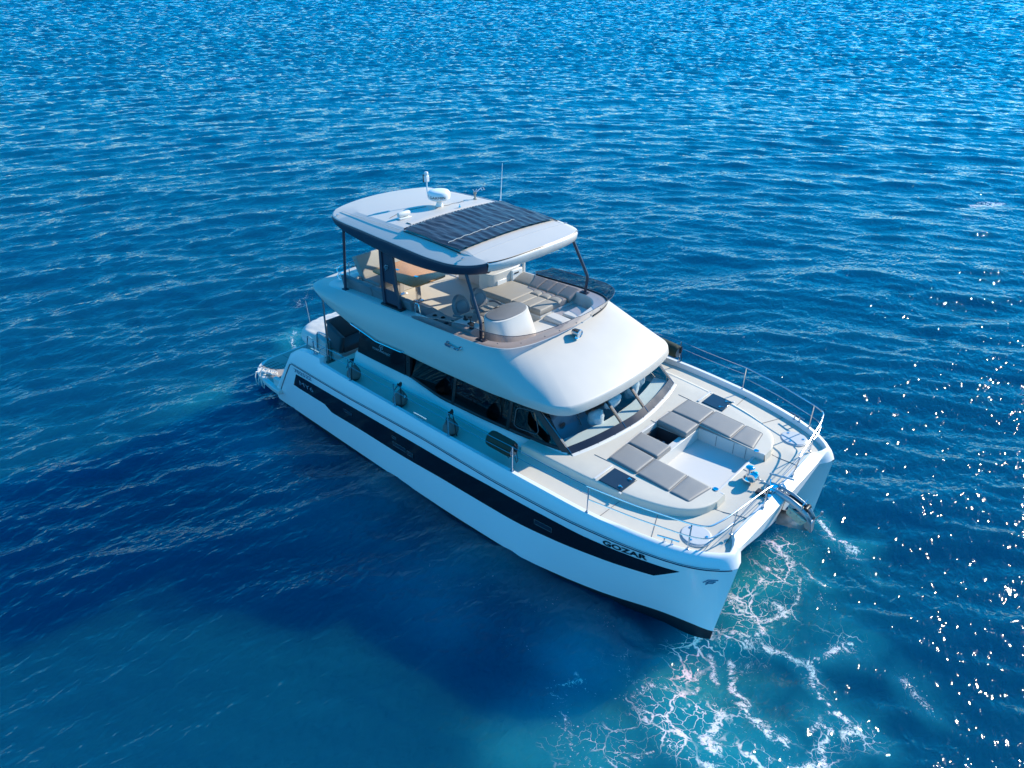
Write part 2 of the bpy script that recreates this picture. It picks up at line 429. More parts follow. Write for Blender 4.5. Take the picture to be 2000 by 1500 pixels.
def make_sea():
    cx, cy = CAM[0], CAM[1]
    half = R(64); dense = 760
    a = np.concatenate([np.linspace(YAW - half, YAW + half, dense),
                        np.linspace(YAW + half, YAW - half + 2*math.pi, 120)[1:-1]])
    na = len(a)
    rr = [1.5]
    while rr[-1] < 900:
        rr.append(rr[-1] * 1.0046 + .004)
    while rr[-1] < 9000:
        rr.append(rr[-1] * 1.05)
    rr = np.array(rr); nr = len(rr)
    X = cx + rr[:, None] * np.cos(a)[None, :]
    Y = cy + rr[:, None] * np.sin(a)[None, :]
    step = np.gradient(rr)[:, None] * np.ones((1, na))
    # directional wave field, crests roughly square to the view
    wd = YAW + R(8)
    n = 130
    lam = np.exp(np.linspace(math.log(.38), math.log(11.0), n)) * RNG.uniform(.95, 1.05, n)
    th = wd + math.pi + RNG.normal(0, 1, n) * np.interp(np.log(lam), [math.log(.38), math.log(9)], [R(30), R(20)])
    amp = .0043 * lam ** .95 * np.where(lam > 3.5, (3.5 / lam) ** 1.1, 1.0) * RNG.uniform(.55, 1.25, n)
    amp *= np.interp(lam, [.38, .9, 1.6, 2.5, 4], [1.75, 1.7, 1.15, .85, .75])
    k = 2 * np.pi / lam; ph = RNG.uniform(0, 2*np.pi, n)
    H = np.zeros_like(X); DX = np.zeros_like(X); DY = np.zeros_like(X)
    gust = .72 + .56 * vnoise(X * .045 + 3, Y * .045 + 9, 5)
    # the lee of the hulls and the water under the camera lie calmer
    lee = np.exp(-(((X - 2.5) / 6.5) ** 2 + ((Y + 8.0) / 4.2) ** 2) ** 1.5)
    calm = 1 - .62 * lee
    sp_ = -(X - cx) * math.sin(YAW) + (Y - cy) * math.cos(YAW)
    bow_ = -.024 * 22 ** 2 * (np.sqrt(1 + (sp_ / 22) ** 2) - 1)      # crests curve gently round the boat
    for i in range(n):
        fade = np.clip((lam[i] / step - 2.2) / 2.5, 0, 1)
        rows = np.where(fade[:, 0] > 0)[0]
        if len(rows) == 0: continue
        e = rows[-1] + 1
        p = k[i] * (X[:e]*math.cos(th[i]) + Y[:e]*math.sin(th[i]) + (bow_[:e] if lam[i] < 6 else 0)) + ph[i]
        g = amp[i] * fade[:e] * (gust[:e] * calm[:e] if lam[i] < 4 else 1.0)
        H[:e] += g * np.cos(p)
        q = (1.0 if lam[i] < 1.5 else .8) * g * np.sin(p)
        DX[:e] -= q * math.cos(th[i]); DY[:e] -= q * math.sin(th[i])
    # hollow water along the starboard bow, small bow swell
    H -= .30 * np.exp(-(((X - 5.2) / 1.3) ** 2 + ((Y + 2.65) / .65) ** 2))
    H += .05 * np.exp(-(((X - 4.6) / 1.6) ** 2 + ((Y + 3.9) / .5) ** 2))
    H *= 1 - .5 * np.exp(-(((X + .5) / 6.5) ** 2 + (Y / 3.2) ** 2) ** 3)
    H -= .03
    far = np.clip((rr - 22) / 110, 0, 1)[:, None]
    J = RNG.normal(0, 1, X.shape)
    J = (J + np.roll(J, 1, 1) + np.roll(J, 2, 1) + np.roll(J, 3, 1)) / 2
    H += far * step * .17 * J
    # foam and aerated water at the bow, plus painted lightening of the hull's shadow
    F = np.zeros_like(X); F2 = np.zeros_like(X)
    for wgt, line in FOAM:
        L = np.array(line); dist0 = math.hypot(L[:, 0].mean() - cx, L[:, 1].mean() - cy)
        pad = 1.2 if dist0 < 25 else 3.0
        m = (X > L[:, 0].min() - pad) & (X < L[:, 0].max() + pad) & (Y > L[:, 1].min() - pad) & (Y < L[:, 1].max() + pad)
        if not m.any(): continue
        x = X[m]; y = Y[m]
        wob = .16 if dist0 < 25 else .3
        x = x + wob * (vnoise(x*2.3, y*2.3, 1) - .5) * 2; y = y + wob * (vnoise(x*2.3, y*2.3, 2) - .5) * 2
        d = np.full(x.shape, 9.)
        for (x0, y0), (x1, y1) in zip(L[:-1], L[1:]):
            vx, vy = x1-x0, y1-y0
            t = np.clip(((x-x0)*vx + (y-y0)*vy) / (vx*vx + vy*vy + 1e-9), 0, 1)
            d = np.minimum(d, np.hypot(x-x0-t*vx, y-y0-t*vy))
        wid = (.06 + .10 * wgt) if dist0 < 25 else .22 + .004 * dist0
        wid = wid * (.45 + 1.1 * vnoise(X[m]*1.1, Y[m]*1.1, 4))
        F[m] = np.maximum(F[m], wgt * np.exp(-(d / wid) ** 2))
        if dist0 < 25: F2[m] = np.maximum(F2[m], wgt * np.exp(-(d / (3.2 * wid + .05)) ** 2))
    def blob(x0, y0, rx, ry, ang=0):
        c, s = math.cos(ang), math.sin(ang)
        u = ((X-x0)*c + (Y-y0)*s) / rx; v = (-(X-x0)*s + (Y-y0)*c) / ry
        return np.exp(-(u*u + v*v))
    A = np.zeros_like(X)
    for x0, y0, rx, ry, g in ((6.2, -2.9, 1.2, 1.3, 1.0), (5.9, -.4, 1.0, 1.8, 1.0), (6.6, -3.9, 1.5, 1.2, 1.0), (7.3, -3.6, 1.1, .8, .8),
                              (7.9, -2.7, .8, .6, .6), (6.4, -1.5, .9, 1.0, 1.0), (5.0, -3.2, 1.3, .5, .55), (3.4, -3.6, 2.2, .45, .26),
                              (-9.6, -.6, 1.3, .9, .4), (4.2, -4.2, 2.3, 1.4, .62), (1.2, -4.6, 2.8, 1.9, .58), (-2.2, -4.8, 2.8, 1.9, .50), (-5.5, -4.8, 2.8, 1.9, .42), (-9.0, -4.4, 2.8, 1.8, .30), (5.4, -5.6, 2.0, 1.5, .7), (7.6, -4.2, 1.6, 1.2, .9), (7.0, -.8, 1.2, 1.4, .6), (5.6, -4.9, .9, .6, .5), (8.4, -3.5, .8, .5, .5)):  # blobs along the near hull lighten the boat's shadow through the water colour
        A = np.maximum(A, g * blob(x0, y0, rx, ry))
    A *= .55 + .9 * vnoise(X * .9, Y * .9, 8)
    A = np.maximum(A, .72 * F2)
    D = np.clip(.62 * (A - .34), 0, 1) * np.clip((X - 4.4) / 1.0, 0, 1)
    verts = np.stack([X + DX, Y + DY, H], 2).reshape(-1, 3)
    verts = np.concatenate([verts, [[cx, cy, -.03]]])
    i, j = np.meshgrid(np.arange(nr-1), np.arange(na), indexing='ij')
    j2 = (j + 1) % na
    quads = np.stack([i*na + j, (i+1)*na + j, (i+1)*na + j2, i*na + j2], 2).reshape(-1, 4)
    jj = np.arange(na)
    tris = np.stack([np.full(na, nr*na), jj, (jj+1) % na], 1)
    me = bpy.data.meshes.new('sea_water')
    nv = len(verts); nl = quads.size + tris.size; npol = len(quads) + len(tris)
    me.vertices.add(nv); me.vertices.foreach_set('co', verts.astype(np.float32).ravel())
    me.loops.add(nl); me.loops.foreach_set('vertex_index', np.concatenate([quads.ravel(), tris.ravel()]).astype(np.int32))
    me.polygons.add(npol)
    ls = np.concatenate([np.arange(len(quads))*4, len(quads)*4 + np.arange(len(tris))*3]).astype(np.int32)
    me.polygons.foreach_set('loop_start', ls)
    me.polygons.foreach_set('use_smooth', np.ones(npol, bool))
    me.update(calc_edges=True)
    for nm, arr in (('foam', F), ('churn_shade_lift', A), ('lace', D)):
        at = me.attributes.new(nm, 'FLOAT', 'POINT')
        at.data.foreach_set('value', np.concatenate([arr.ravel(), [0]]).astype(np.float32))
    o = bpy.data.objects.new('sea_water', me); COL.objects.link(o)
    o['kind'] = 'structure'; o['label'] = 'open blue sea with wind waves'; o['category'] = 'sea'
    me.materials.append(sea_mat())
    return o

def sea_mat():
    m = bpy.data.materials.new('sea water'); m.use_nodes = True
    t = m.node_tree; b = t.nodes['Principled BSDF']; L = t.links.new; N = t.nodes.new
    tc = N('ShaderNodeTexCoord')
    def noise(scale, detail=4, rough=.55, sc=(1, 1, 1), rot=0., dist=0., vec=None):
        mp = N('ShaderNodeMapping'); mp.inputs['Scale'].default_value = sc; mp.inputs['Rotation'].default_value = (0, 0, rot)
        L(vec or tc.outputs['Object'], mp.inputs['Vector'])
        n = N('ShaderNodeTexNoise'); n.inputs['Scale'].default_value = scale; n.inputs['Detail'].default_value = detail
        n.inputs['Roughness'].default_value = rough; n.inputs['Distortion'].default_value = dist
        L(mp.outputs[0], n.inputs['Vector']); return n
    def math_(op, a, b_=None, c=None):
        n = N('ShaderNodeMath'); n.operation = op
        for i, v in enumerate((a, b_, c)):
            if v is None: continue
            if isinstance(v, (int, float)): n.inputs[i].default_value = v
            else: L(v, n.inputs[i])
        return n.outputs[0]
    def attr(nm):
        n = N('ShaderNodeAttribute'); n.attribute_name = nm; return n.outputs['Fac']
    def mapr(v, a, b_, c=0., d=1., smooth=True):
        n = N('ShaderNodeMapRange'); n.interpolation_type = 'SMOOTHSTEP' if smooth else 'LINEAR'
        L(v, n.inputs[0])
        for i, q in ((1, a), (2, b_), (3, c), (4, d)):
            if isinstance(q, (int, float)): n.inputs[i].default_value = q
            else: L(q, n.inputs[i])
        return n.outputs[0]
    foam, churn_shade_lift, lace = attr('foam'), attr('churn_shade_lift'), attr('lace')
    # ripples: two scales, stretched along the crests
    rot = -(YAW + R(8))
    n1 = noise(1.5, 2.5, .5, (1.5, .75, 1), rot, .3)
    n2 = noise(5.0, 1.6, .5, (1.3, .8, 1), rot + .3, .4)
    n3 = noise(17., 3, .6, (1.2, .9, 1), rot - .3, .3)
    def ridge(n):
        return math_('SUBTRACT', 1.0, math_('ABSOLUTE', math_('MULTIPLY_ADD', n.outputs['Fac'], 2.0, -1.0)))
    h = math_('ADD', math_('MULTIPLY', ridge(n1), .036), math_('ADD', math_('MULTIPLY', n2.outputs['Fac'], .046), math_('MULTIPLY', n3.outputs['Fac'], .0008)))
    bp = N('ShaderNodeBump'); bp.inputs['Strength'].default_value = 1.0; bp.inputs['Distance'].default_value = 1.0
    L(h, bp.inputs['Height'])
    # calmer patch in the lee of the hulls
    L(bp.outputs[0], b.inputs['Normal'])
    # body colour
    pc = noise(.06, 4, .6)
    c1 = N('ShaderNodeMix'); c1.data_type = 'RGBA'
    c1.inputs[6].default_value = (.0014, .044, .112, 1); c1.inputs[7].default_value = (.0014, .068, .118, 1)
    L(pc.outputs['Fac'], c1.inputs[0])
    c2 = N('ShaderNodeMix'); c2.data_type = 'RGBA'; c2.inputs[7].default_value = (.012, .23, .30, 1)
    L(c1.outputs[2], c2.inputs[6]); L(mapr(churn_shade_lift, .05, 1.), c2.inputs[0])
    # foam pattern
    wn = noise(1.3, 4, .6); wv = N('ShaderNodeVectorMath'); wv.operation = 'MULTIPLY_ADD'
    L(wn.outputs['Color'], wv.inputs[0]); wv.inputs[1].default_value = (.7, .7, .7); L(tc.outputs['Object'], wv.inputs[2])
    def voro(scale):
        v = N('ShaderNodeTexVoronoi'); v.feature = 'DISTANCE_TO_EDGE'; v.inputs['Scale'].default_value = scale
        L(wv.outputs[0], v.inputs['Vector']); return v.outputs['Distance']
    fine = noise(11., 8, .72, vec=wv.outputs[0])
    # streaks: density broken by noise
    midn = noise(3.1, 5, .6, vec=wv.outputs[0])
    rdg = math_('SUBTRACT', 1.0, math_('MULTIPLY', math_('ABSOLUTE', math_('SUBTRACT', midn.outputs['Fac'], .5)), 7.0))
    rdg2 = math_('SUBTRACT', 1.0, math_('MULTIPLY', math_('ABSOLUTE', math_('SUBTRACT', fine.outputs['Fac'], .5)), 7.0))
    sv = math_('ADD', math_('MULTIPLY', foam, .56), math_('ADD', math_('MULTIPLY', rdg, .30), math_('MULTIPLY', rdg2, .34)))
    s = math_('MULTIPLY', mapr(sv, .80, 1.02), mapr(foam, .10, .30))
    bv = N('ShaderNodeTexVoronoi'); bv.inputs['Scale'].default_value = 17.; L(wv.outputs[0], bv.inputs['Vector'])
    s = math_('MULTIPLY', s, mapr(math_('ADD', bv.outputs['Distance'], math_('MULTIPLY', foam, .25)), .22, .50, .25, 1.))
    # lace: thin cell walls where the density allows
    w1 = math_('MULTIPLY', lace, .16); w2 = math_('MULTIPLY', lace, .22)
    l1 = mapr(math_('SUBTRACT', math_('MULTIPLY', math_('MULTIPLY', fine.outputs['Fac'], fine.outputs['Fac']), w1), math_('MULTIPLY', voro(1.25), .5)), -.004, .012)
    l2 = mapr(math_('SUBTRACT', math_('MULTIPLY', math_('MULTIPLY', fine.outputs['Fac'], fine.outputs['Fac']), w2), math_('MULTIPLY', voro(4.2), .9)), -.004, .012)
    sp = noise(26., 3, .6)
    specks = math_('MULTIPLY', mapr(sp.outputs['Fac'], .66, .72), math_('MAXIMUM', mapr(lace, .06, .3), mapr(foam, .04, .2)))
    fo = math_('MINIMUM', math_('ADD', math_('MAXIMUM', s, math_('MULTIPLY', math_('MULTIPLY', math_('MAXIMUM', l1, l2), mapr(lace, .02, .12)), mapr(noise(.9, 3).outputs['Fac'], .44, .60))), math_('MULTIPLY', specks, .8)), 1.0)
    c3 = N('ShaderNodeMix'); c3.data_type = 'RGBA'; c3.inputs[7].default_value = (.72, .76, .77, 1)
    L(c2.outputs[2], c3.inputs[6]); L(fo, c3.inputs[0])
    L(c3.outputs[2], b.inputs['Base Color'])
    L(mapr(fo, 0., 1., .06, .7), b.inputs['Roughness'])
    b.inputs['IOR'].default_value = 1.333
    b.inputs['Specular IOR Level'].default_value = .6
    b.inputs['Subsurface Weight'].default_value = 1.0
    b.inputs['Subsurface Radius'].default_value = (2.0, 9.0, 14.0)
    b.inputs['Subsurface Scale'].default_value = 1.0
    return m

make_sea()

# ------------------------------------------------------------------ the motor catamaran
Y = empty('motor_catamaran', (0, 0, 0), 'white twin hulled motor yacht with flybridge and dark hardtop, lying on open sea', 'yacht')

Y0 = pchip([0,.1,.43,.88,2.1,3.0,4.0,5.6,7.3,9.4,11.8,13.5],[2.28,2.32,2.39,2.49,2.87,3.06,3.19,3.2,3.165,3.1,3.02,2.97])
YJ = pchip([0,.04,.12,.25,.4,.73,1.13,2.1,3.2,5,9,12,13.5],[2.15,2.26,2.36,2.48,2.6,2.79,2.93,3.12,3.23,3.25,3.25,3.2,3.12])
YI = pchip([0,.15,.4,1.0,2.0,3.5,5,14],[2.28,2.18,2.06,1.86,1.62,1.42,1.36,1.36])
def stem(z): return 5.83 + .17 * z / 1.55
def y_out(x, z):
    d = np.maximum(stem(z) - x, 0); q = np.clip(z / 1.65, 0, 1.2)
    return float((1-q)*Y0(d) + q*YJ(d) + .03*math.sin(math.pi*min(max(q, 0), 1))*min(1, d/2))
ZJ = pchip([-6.1,-3.4,-1,.4,1.5,2.8,3.9,4.85,5.3,5.6,5.9,6.1],[1.69,1.668,1.685,1.64,1.61,1.62,1.61,1.60,1.58,1.56,1.55,1.55])
ZG = pchip([-7,-4.7,-3.5,-1.8,0,1.7,3.44,5.23,5.9],[2.12,2.10,2.08,2.045,2.00,1.98,1.90,1.80,1.765])
def ZD(x): return float(ZG(x)) - .115
def x_aft(z): return -7.34 if z <= .42 else -7.02 + (z - .43) * .82

for s in (-1, 1):
    mb = MB(); rings = []
    zo = [1.0,.86,.7,.52,.36,.2,.1,.0,-.1,-.25,-.45,-.8]
    for t in np.concatenate([np.linspace(0, .9, 34), np.linspace(.9, 1, 16)[1:]]):
        ring = []
        for q in zo:
            xs = stem(max(q, 0) * 1.6)
            z0 = q
            z = z0
            for _ in range(3):
                x = x_aft(z) + (stem(z) - x_aft(z)) * t
                z = z0 * float(ZJ(x)) if z0 > 0 else z0
            y = y_out(x, max(z, 0)) - (0 if z >= 0 else .30 * (-z) ** 1.3 * min(1, (stem(0) - x) / .8))
            ring.append((x, s * y, z))
        for z in (-.8,-.45,-.2,0,.2,.4,.6,.8,1.):
            if z > .2: z = .2 + (z - .2) * (.28 + 1.345 * min(1, max(0, (t - .55) / .25)))
            x = x_aft(z) + (stem(z) - x_aft(z)) * t
            d = max(stem(z) - x, 0)
            yi = float(YI(d)) - (.13 * z / 1.55) * math.exp(-d * 2)
            yi += .12 * max(0, -z) * min(1, d)
            ring.append((x, s * yi, z))
        rings.append(ring)
    mb.loft(rings, closed=False)
    low = [p for p in rings[0] if p[2] < .47]
    mb.add(low, [tuple(range(len(low)))])
    hull = mb.build('hull', [M['hull'], M['antifoul']], Y, angle=30)
    for p in hull.data.polygons:
        if max(hull.data.vertices[i].co.z for i in p.vertices) < .02: p.material_index = 1
    hull['label'] = 'near hull with black window band' if s < 0 else 'far hull'
    # black window band
    zb = pchip([-6.1,-4.62,-4.35,-3.2,-1.7,0,1.5,2.8,3.58,4.18,4.86,5.3],[.985,1.0,.865,.885,.87,.915,.915,.97,1.014,1.044,1.087,1.395])
    zt = pchip([-6.1,-5.8,-3.5,-1,0,1.5,2.8,3.6,4.5,5.3],[1.05,1.435,1.46,1.445,1.435,1.455,1.455,1.42,1.408,1.40])
    top = []; bot = []; mid = []
    for u in np.linspace(0, 1, 90):
        xb = -6.06 + u * (4.80 + 6.06); xt = -5.78 + u * (5.24 + 5.78)
        z_b = float(zb(xb)) if u > .02 else 1.0
        z_t = float(zt(xt))
        row = []
        for k in range(6):
            x = xb + (xt - xb) * k / 5; z = z_b + (z_t - z_b) * k / 5
            row.append((x, s * (y_out(x, z) + .006), z))
        top.append(row)
    MB().grid(top).build('hull_window', M['band'], Y, fix=False if s > 0 else True)
    # portholes in the band
    for x0, x1, z0, z1 in ((-3.72,-3.38,1.17,1.26),(-1.87,-1.72,1.24,1.31),(-1.87,-1.42,1.04,1.15),(-1.37,-1.17,1.01,1.13),(2.37,2.79,1.14,1.26)):
        fr = MB()
        def P(x, z, o=.012): return (x, s * (y_out(x, z) + o), z)
        b = .010
        for a0, a1, c0, c1 in ((x0,x1,z0,z0+b),(x0,x1,z1-b,z1),(x0,x0+b,z0,z1),(x1-b,x1,z0,z1)):
            fr.add([P(a0,c0),P(a1,c0),P(a1,c1),P(a0,c1)], [(0,1,2,3)])
        pf = fr.build('porthole', M['navy'] if x0 < -3 else M['dim'], Y, solid=.006)
        pane = MB().add([P(x0+b,z0+b,.009),P(x1-b,z0+b,.009),P(x1-b,z1-b,.009),P(x0+b,z1-b,.009)], [(0,1,2,3)])
        pane.build('pane', M['hatch'], pf)
    # navy pinstripes along the moulding joint and down the slanted stern
    for off, wd in ((.0, .018), (.045, .008)):
        pts = []
        if off == 0:
            for q in np.linspace(0, 1, 8):
                z = .45 + q * 1.2; x = -6.99 + q * 1.0
                pts.append((x, s * (y_out(x, z) + .004), z))
        for x in np.concatenate([np.linspace(-5.9, 5.2, 50), np.linspace(5.25, 5.95 if off == 0 else 5.8, 16)]):
            z = float(ZJ(x)) + off
            yy = y_out(x, z) + (.006 if off == 0 else .012)
            pts.append((x, s * yy, z))
        MB().tube(pts, wd * .6, 6).build('pinstripe', M['stripe'], Y)
    # bulwark moulding: joint J, belly Bq, outer top T1, inner top T2, foot on deck D
    path = []
    def st(J, T1, T2, D): 
        B_ = tuple(J[i] * .55 + T1[i] * .45 for i in range(3)); B_ = (B_[0], B_[1] + .035, B_[2])
        J0 = (J[0], J[1] + .004, J[2])
        T0 = tuple(T1[i] * .8 + J[i] * .2 for i in range(3)); T0 = (T0[0], T0[1] + .022, T0[2])
        path.append([tuple((p[0], s * p[1], p[2])) for p in (J0, B_, T0, T1, T2, (T2[0]*.75+D[0]*.25, T2[1]-.012, T2[2]-.02), D)])
    for q in np.linspace(0, 1, 7):      # slanted stern wing
        x = -7.0 + q * .98; z = .44 + q * 1.22
        w_ = .10 + .26 * q
        st((x, y_out(x, z), z), (x - .15 + .07*q, 3.07, z + .05 + .17*q), (x - .14 + .08*q, 2.96, z + .05 + .17*q), (x - .1, 2.92, min(.49, z)))
    st((-5.9, 3.207, 1.69), (-5.88, 3.05, 2.02), (-5.86, 2.93, 2.02), (-5.84, 2.91, .6))
    for x, zz in ((-5.74, 2.10), (-5.55, 2.15), (-5.3, 2.185), (-4.75, 2.20)):
        st((x, y_out(x, 1.68), float(ZJ(x))), (x, 3.08, zz), (x, 2.92, zz), (x, 2.90, 1.3))
    T1Y = pchip([-5.5,-4.7,-3,0,1.68,2.7,3.44,4.2,4.85,5.23,5.5,5.7,5.83,5.87],[3.05,3.12,3.16,3.17,3.165,3.13,3.085,2.96,2.80,2.655,2.50,2.34,2.18,2.12])
    xs = [-4.69,-4.6] + list(np.linspace(-4.3, 4.8, 26)) + [5.0,5.2,5.4,5.55,5.7,5.8]
    for x in xs:
        xj = x + max(0, (x - 4.6)) * .1
        z = float(ZJ(xj)); g = float(ZG(x)); y1 = float(T1Y(x))
        tp = min(1, max(0, (x + 4.7) / .1))
        st((xj, y_out(xj, z), z), (x, y1, g), (x, y1 - .085, g), (x, y1 - .12, ZD(x)))
    for J, T1, T2, D in (((6.0,2.16,1.55),(5.875,2.1,1.77),(5.79,2.06,1.77),(5.755,2.03,1.66)),
                         ((5.97,2.0,1.55),(5.87,1.98,1.775),(5.77,1.94,1.78),(5.73,1.92,1.68)),
                         ((5.90,1.86,1.555),(5.87,1.84,1.76),(5.72,1.80,1.79),(5.67,1.79,1.72)),
                         ((5.84,1.76,1.555),(5.86,1.75,1.73),(5.66,1.72,1.795),(5.60,1.72,1.755)),
                         ((5.83,1.5,1.50),(5.865,1.5,1.72),(5.66,1.5,1.80),(5.60,1.5,1.77)),
                         ((5.83,1.0,1.39),(5.87,1.0,1.72),(5.67,1.0,1.80),(5.61,1.0,1.775)),
                         ((5.82,.5,1.29),(5.87,.5,1.72),(5.67,.5,1.80),(5.61,.5,1.775)),
                         ((5.81,0,1.19),(5.87,0,1.72),(5.67,0,1.80),(5.61,0,1.775))):
        st(J, T1, T2, D)
    MB().loft(path, closed=False).build('bulwark', M['hull2'], Y, angle=50)
# nacelle under the foredeck, between the hulls
mb = MB(); rows = []
for x, zc, ze in ((5.81, 1.19, 1.55), (5.5, 1.05, 1.5), (5.0, .92, 1.3), (3.0, .8, 1.0), (-6.8, .75, .8)):
    rows.append([(x, y, zc + (ze - zc) * abs(y) / 1.75) for y in np.linspace(-1.78, 1.78, 9)])
mb.grid(rows).build('bridge_deck_underside', M['gel_sun_toned'], Y)

# decks (holes left for the bow lounge and the aft cockpit)
T2Y = lambda x: float(T1Y(x)) - .118
def deck_cells(xs, ymin, ymax_f, zf, name, mat, n=8):
    for s in (-1, 1):
        rows = []
        for x in xs:
            y1 = ymax_f(x)
            rows.append([(x, s * (ymin(x) + (y1 - ymin(x)) * k / n), zf(x, ymin(x) + (y1 - ymin(x)) * k / n)) for k in range(n + 1)])
        MB().grid(rows).build(name, mat, Y)
zfore = lambda x, y: ZD(x) + .02 * (1 - (y / 3.1) ** 2) + (.075 * max(0, min(1, (x - 5.15) / .4)) if abs(y) < 1.75 else 0)
deck_cells([-4.7,-4,-3,-2,-1,0,1,1.9], lambda x: 1.9, T2Y, zfore, 'side_deck', M['deck'])
deck_cells([1.9,2.4,2.8,3.2,3.55,3.9,4.3,4.79], lambda x: .86, T2Y, zfore, 'foredeck', M['deck'], 10)
deck_cells([4.79,5.0,5.2,5.4,5.5,5.6], lambda x: 0., lambda x: min(T2Y(x), 3), zfore, 'foredeck', M['deck'], 12)
deck_cells([5.6,5.66,5.72,5.76], lambda x: 1.7, lambda x: min(T2Y(x), 2.3), zfore, 'bow_deck', M['deck'], 5)

# raised trunk of the foredeck with the bow lounge in it
ZT = lambda x: 2.03 - .052 * (x - 2.0) if x < 3.3 else 1.962 - .054 * (x - 3.3)
TE = pchip([1.2,2.2,2.8,3.6,4.2,4.6,4.85,4.98,5.03],[2.42,2.36,2.32,2.22,2.05,1.86,1.62,1.35,1.10])
mb = MB()
for s in (-1, 1):
    rows = []
    for x in [1.3,1.6,1.95,2.0,2.4,2.6,2.75,2.755,3.2,3.55,3.9,4.2,4.4,4.6,4.75,4.85,4.93,4.98,5.02]:
        yo = float(TE(x)); yi = .85
        if x < 2.752: yi = 0. if x > 1.97 else float(TE(x)) - .35
        zt = ZT(x); zd = ZD(x) + .004
        rec = 1.60
        r = [(x, s * yi, zt - (0.0 if yi == 0 else .0))]
        for k in range(1, 6): r.append((x, s * (yi + (yo - .05 - yi) * k / 5), zt))
        r += [(x, s * (yo - .012), zt - .008), (x, s * yo, zt - .028), (x, s * (yo + .025), zd)]
        rows.append(r)
    mb.grid(rows)
    e = rows[-1]
    mb.add(list(e) + [(p[0] + .03, p[1], ZD(5.05)) for p in e], [(i, i+1, len(e)+i+1, len(e)+i) for i in range(len(e)-1)])
mb.build('foredeck_trunk', M['deck'], Y, angle=60)
# lounge well: floor, side walls, aft bench with open locker
mb = MB()
mb.box((4.17, 0, 1.55), (1.36, 1.72, .06))
for s in (-1, 1):
    mb.box((4.19, s * .872, 1.72), (1.645, .04, .31))
mb.box((4.81, 0, 1.64), (.05, 1.72, .19))
for x in (3.8, 4.35):
    pass
mb.build('bow_lounge_well', M['gel_sun_toned'], Y, bevel=.008)
mb = MB()
mb.box((3.50, 0, 1.72), (.05, 1.70, .31))                    # bench front
for s in (-1, 1): mb.box((3.16, s * .60, 1.86), (.70, .56, .03))
mb.box((3.42, 0, 1.83), (.14, .64, .03)); mb.box((2.77, 0, 1.90), (.06, 1.72, .165))
mb.build('bow_bench', M['gel_sun_toned'], Y, bevel=.006)
mb = MB(); mb.box((3.09, 0, 1.58), (.54, .62, .02))
for s in (-1, 1): mb.box((3.09, s * .32, 1.72), (.54, .02, .28))
mb.box((2.82, 0, 1.72), (.02, .64, .28))
lk = mb.build('open_locker', M['dark'], Y)
mb = MB()
for k in range(3): mb.box((2.95 + .15 * k, -.02, 1.61 + .01 * k), (.05, .5, .02), (0, 0, .15))
mb.build('slat', M['lid'], lk)
for s in (-1, 1):
    for x in (3.95, 4.35, 4.62):
        MB().box((x, s * .848, 1.73), (.008, .006, .26)).build('locker_seam', M['seam'], Y)
    MB().lathe([(.055,0),(.055,.012),(.045,.014),(.04,-.02),(0,-.02)], (4.83, s * .86, ZT(4.83) + .003), 20).build('cup_holder', M['chrome'], Y)
    # smoked square hatch with chrome handles, sunk in a notch of the trunk
    z = ZT(3.35) + .008
    hx, hy = 3.36, s * 1.95
    ht = MB().hexa([(3.095, s*1.70, ZT(3.1)+.004), (3.62, s*1.69, ZT(3.62)+.004), (3.605, s*2.215, ZT(3.6)+.004), (3.09, s*2.235, ZT(3.09)+.004)],
              [(3.105, s*1.71, ZT(3.1)+.022), (3.61, s*1.70, ZT(3.62)+.022), (3.595, s*2.205, ZT(3.6)+.022), (3.10, s*2.225, ZT(3.09)+.022)]).build('deck_hatch', M['hatch'], Y, bevel=.006)
    for x, y in ((3.50, 1.80), (3.50, 2.11)):
        MB().lathe([(.03,0),(.03,.012),(.012,.016),(.012,.03)], (x, s*y, ZT(x)+.022), 14).tube([(x, s*y, ZT(x)+.048), (x+.07, s*(y+.02), ZT(x)+.045)], .009, 6).build('handle', M['chrome'], ht)
    MB().box((3.02, s*1.97, ZT(3.03)+.012), (.05, .58, .026)).build('hatch_hinge', M['gel_sun_toned'], Y, bevel=.006)
    MB().box((3.60, s*2.25, ZT(3.6)-.0), (.05, .05, .03)).build('hatch_stop', M['gel_sun_toned'], Y, bevel=.006)
    # round locker lid
    c = (5.125, s * 2.085, ZD(5.125) + .012)
    ld = MB().lathe([(.285,-.01),(.285,.012),(.27,.02),(.27,.006),(.262,.006),(.262,.026),(.25,.034),(0,.036)], c, 40).build('round_locker_lid', M['lid'], Y, angle=25)
    for a in (20, 150, 270):
        MB().lathe([(.03,.034),(.028,.044),(.012,.048)], (c[0]+.19*math.cos(R(a)), c[1]+.19*math.sin(R(a)), c[2]), 12).build('latch', M['chrome'], ld)
    # mooring cleats
    for (x0, y0), (x1, y1), z in (((4.73, 2.755), (5.10, 2.645), 1.92), ((-1.22, 3.09), (-.80, 3.09), 2.11), ((-5.2, 2.99), (-4.85, 2.99), 2.30)):
        mb = MB().tube([(x0, s*y0, z), ((x0+x1)/2, s*(y0+y1)/2, z + .004), (x1, s*y1, z)], .017, 8)
        for q in (.33, .67):
            x = x0 + (x1-x0)*q; y = y0 + (y1-y0)*q
            mb.tube([(x, s*y, z), (x, s*y, z - .12)], .016, 8)
            mb.lathe([(.04,0),(.04,.01),(.02,.014)], (x, s*y, z - .12), 10)
        mb.build('mooring_cleat', M['steel'], Y)
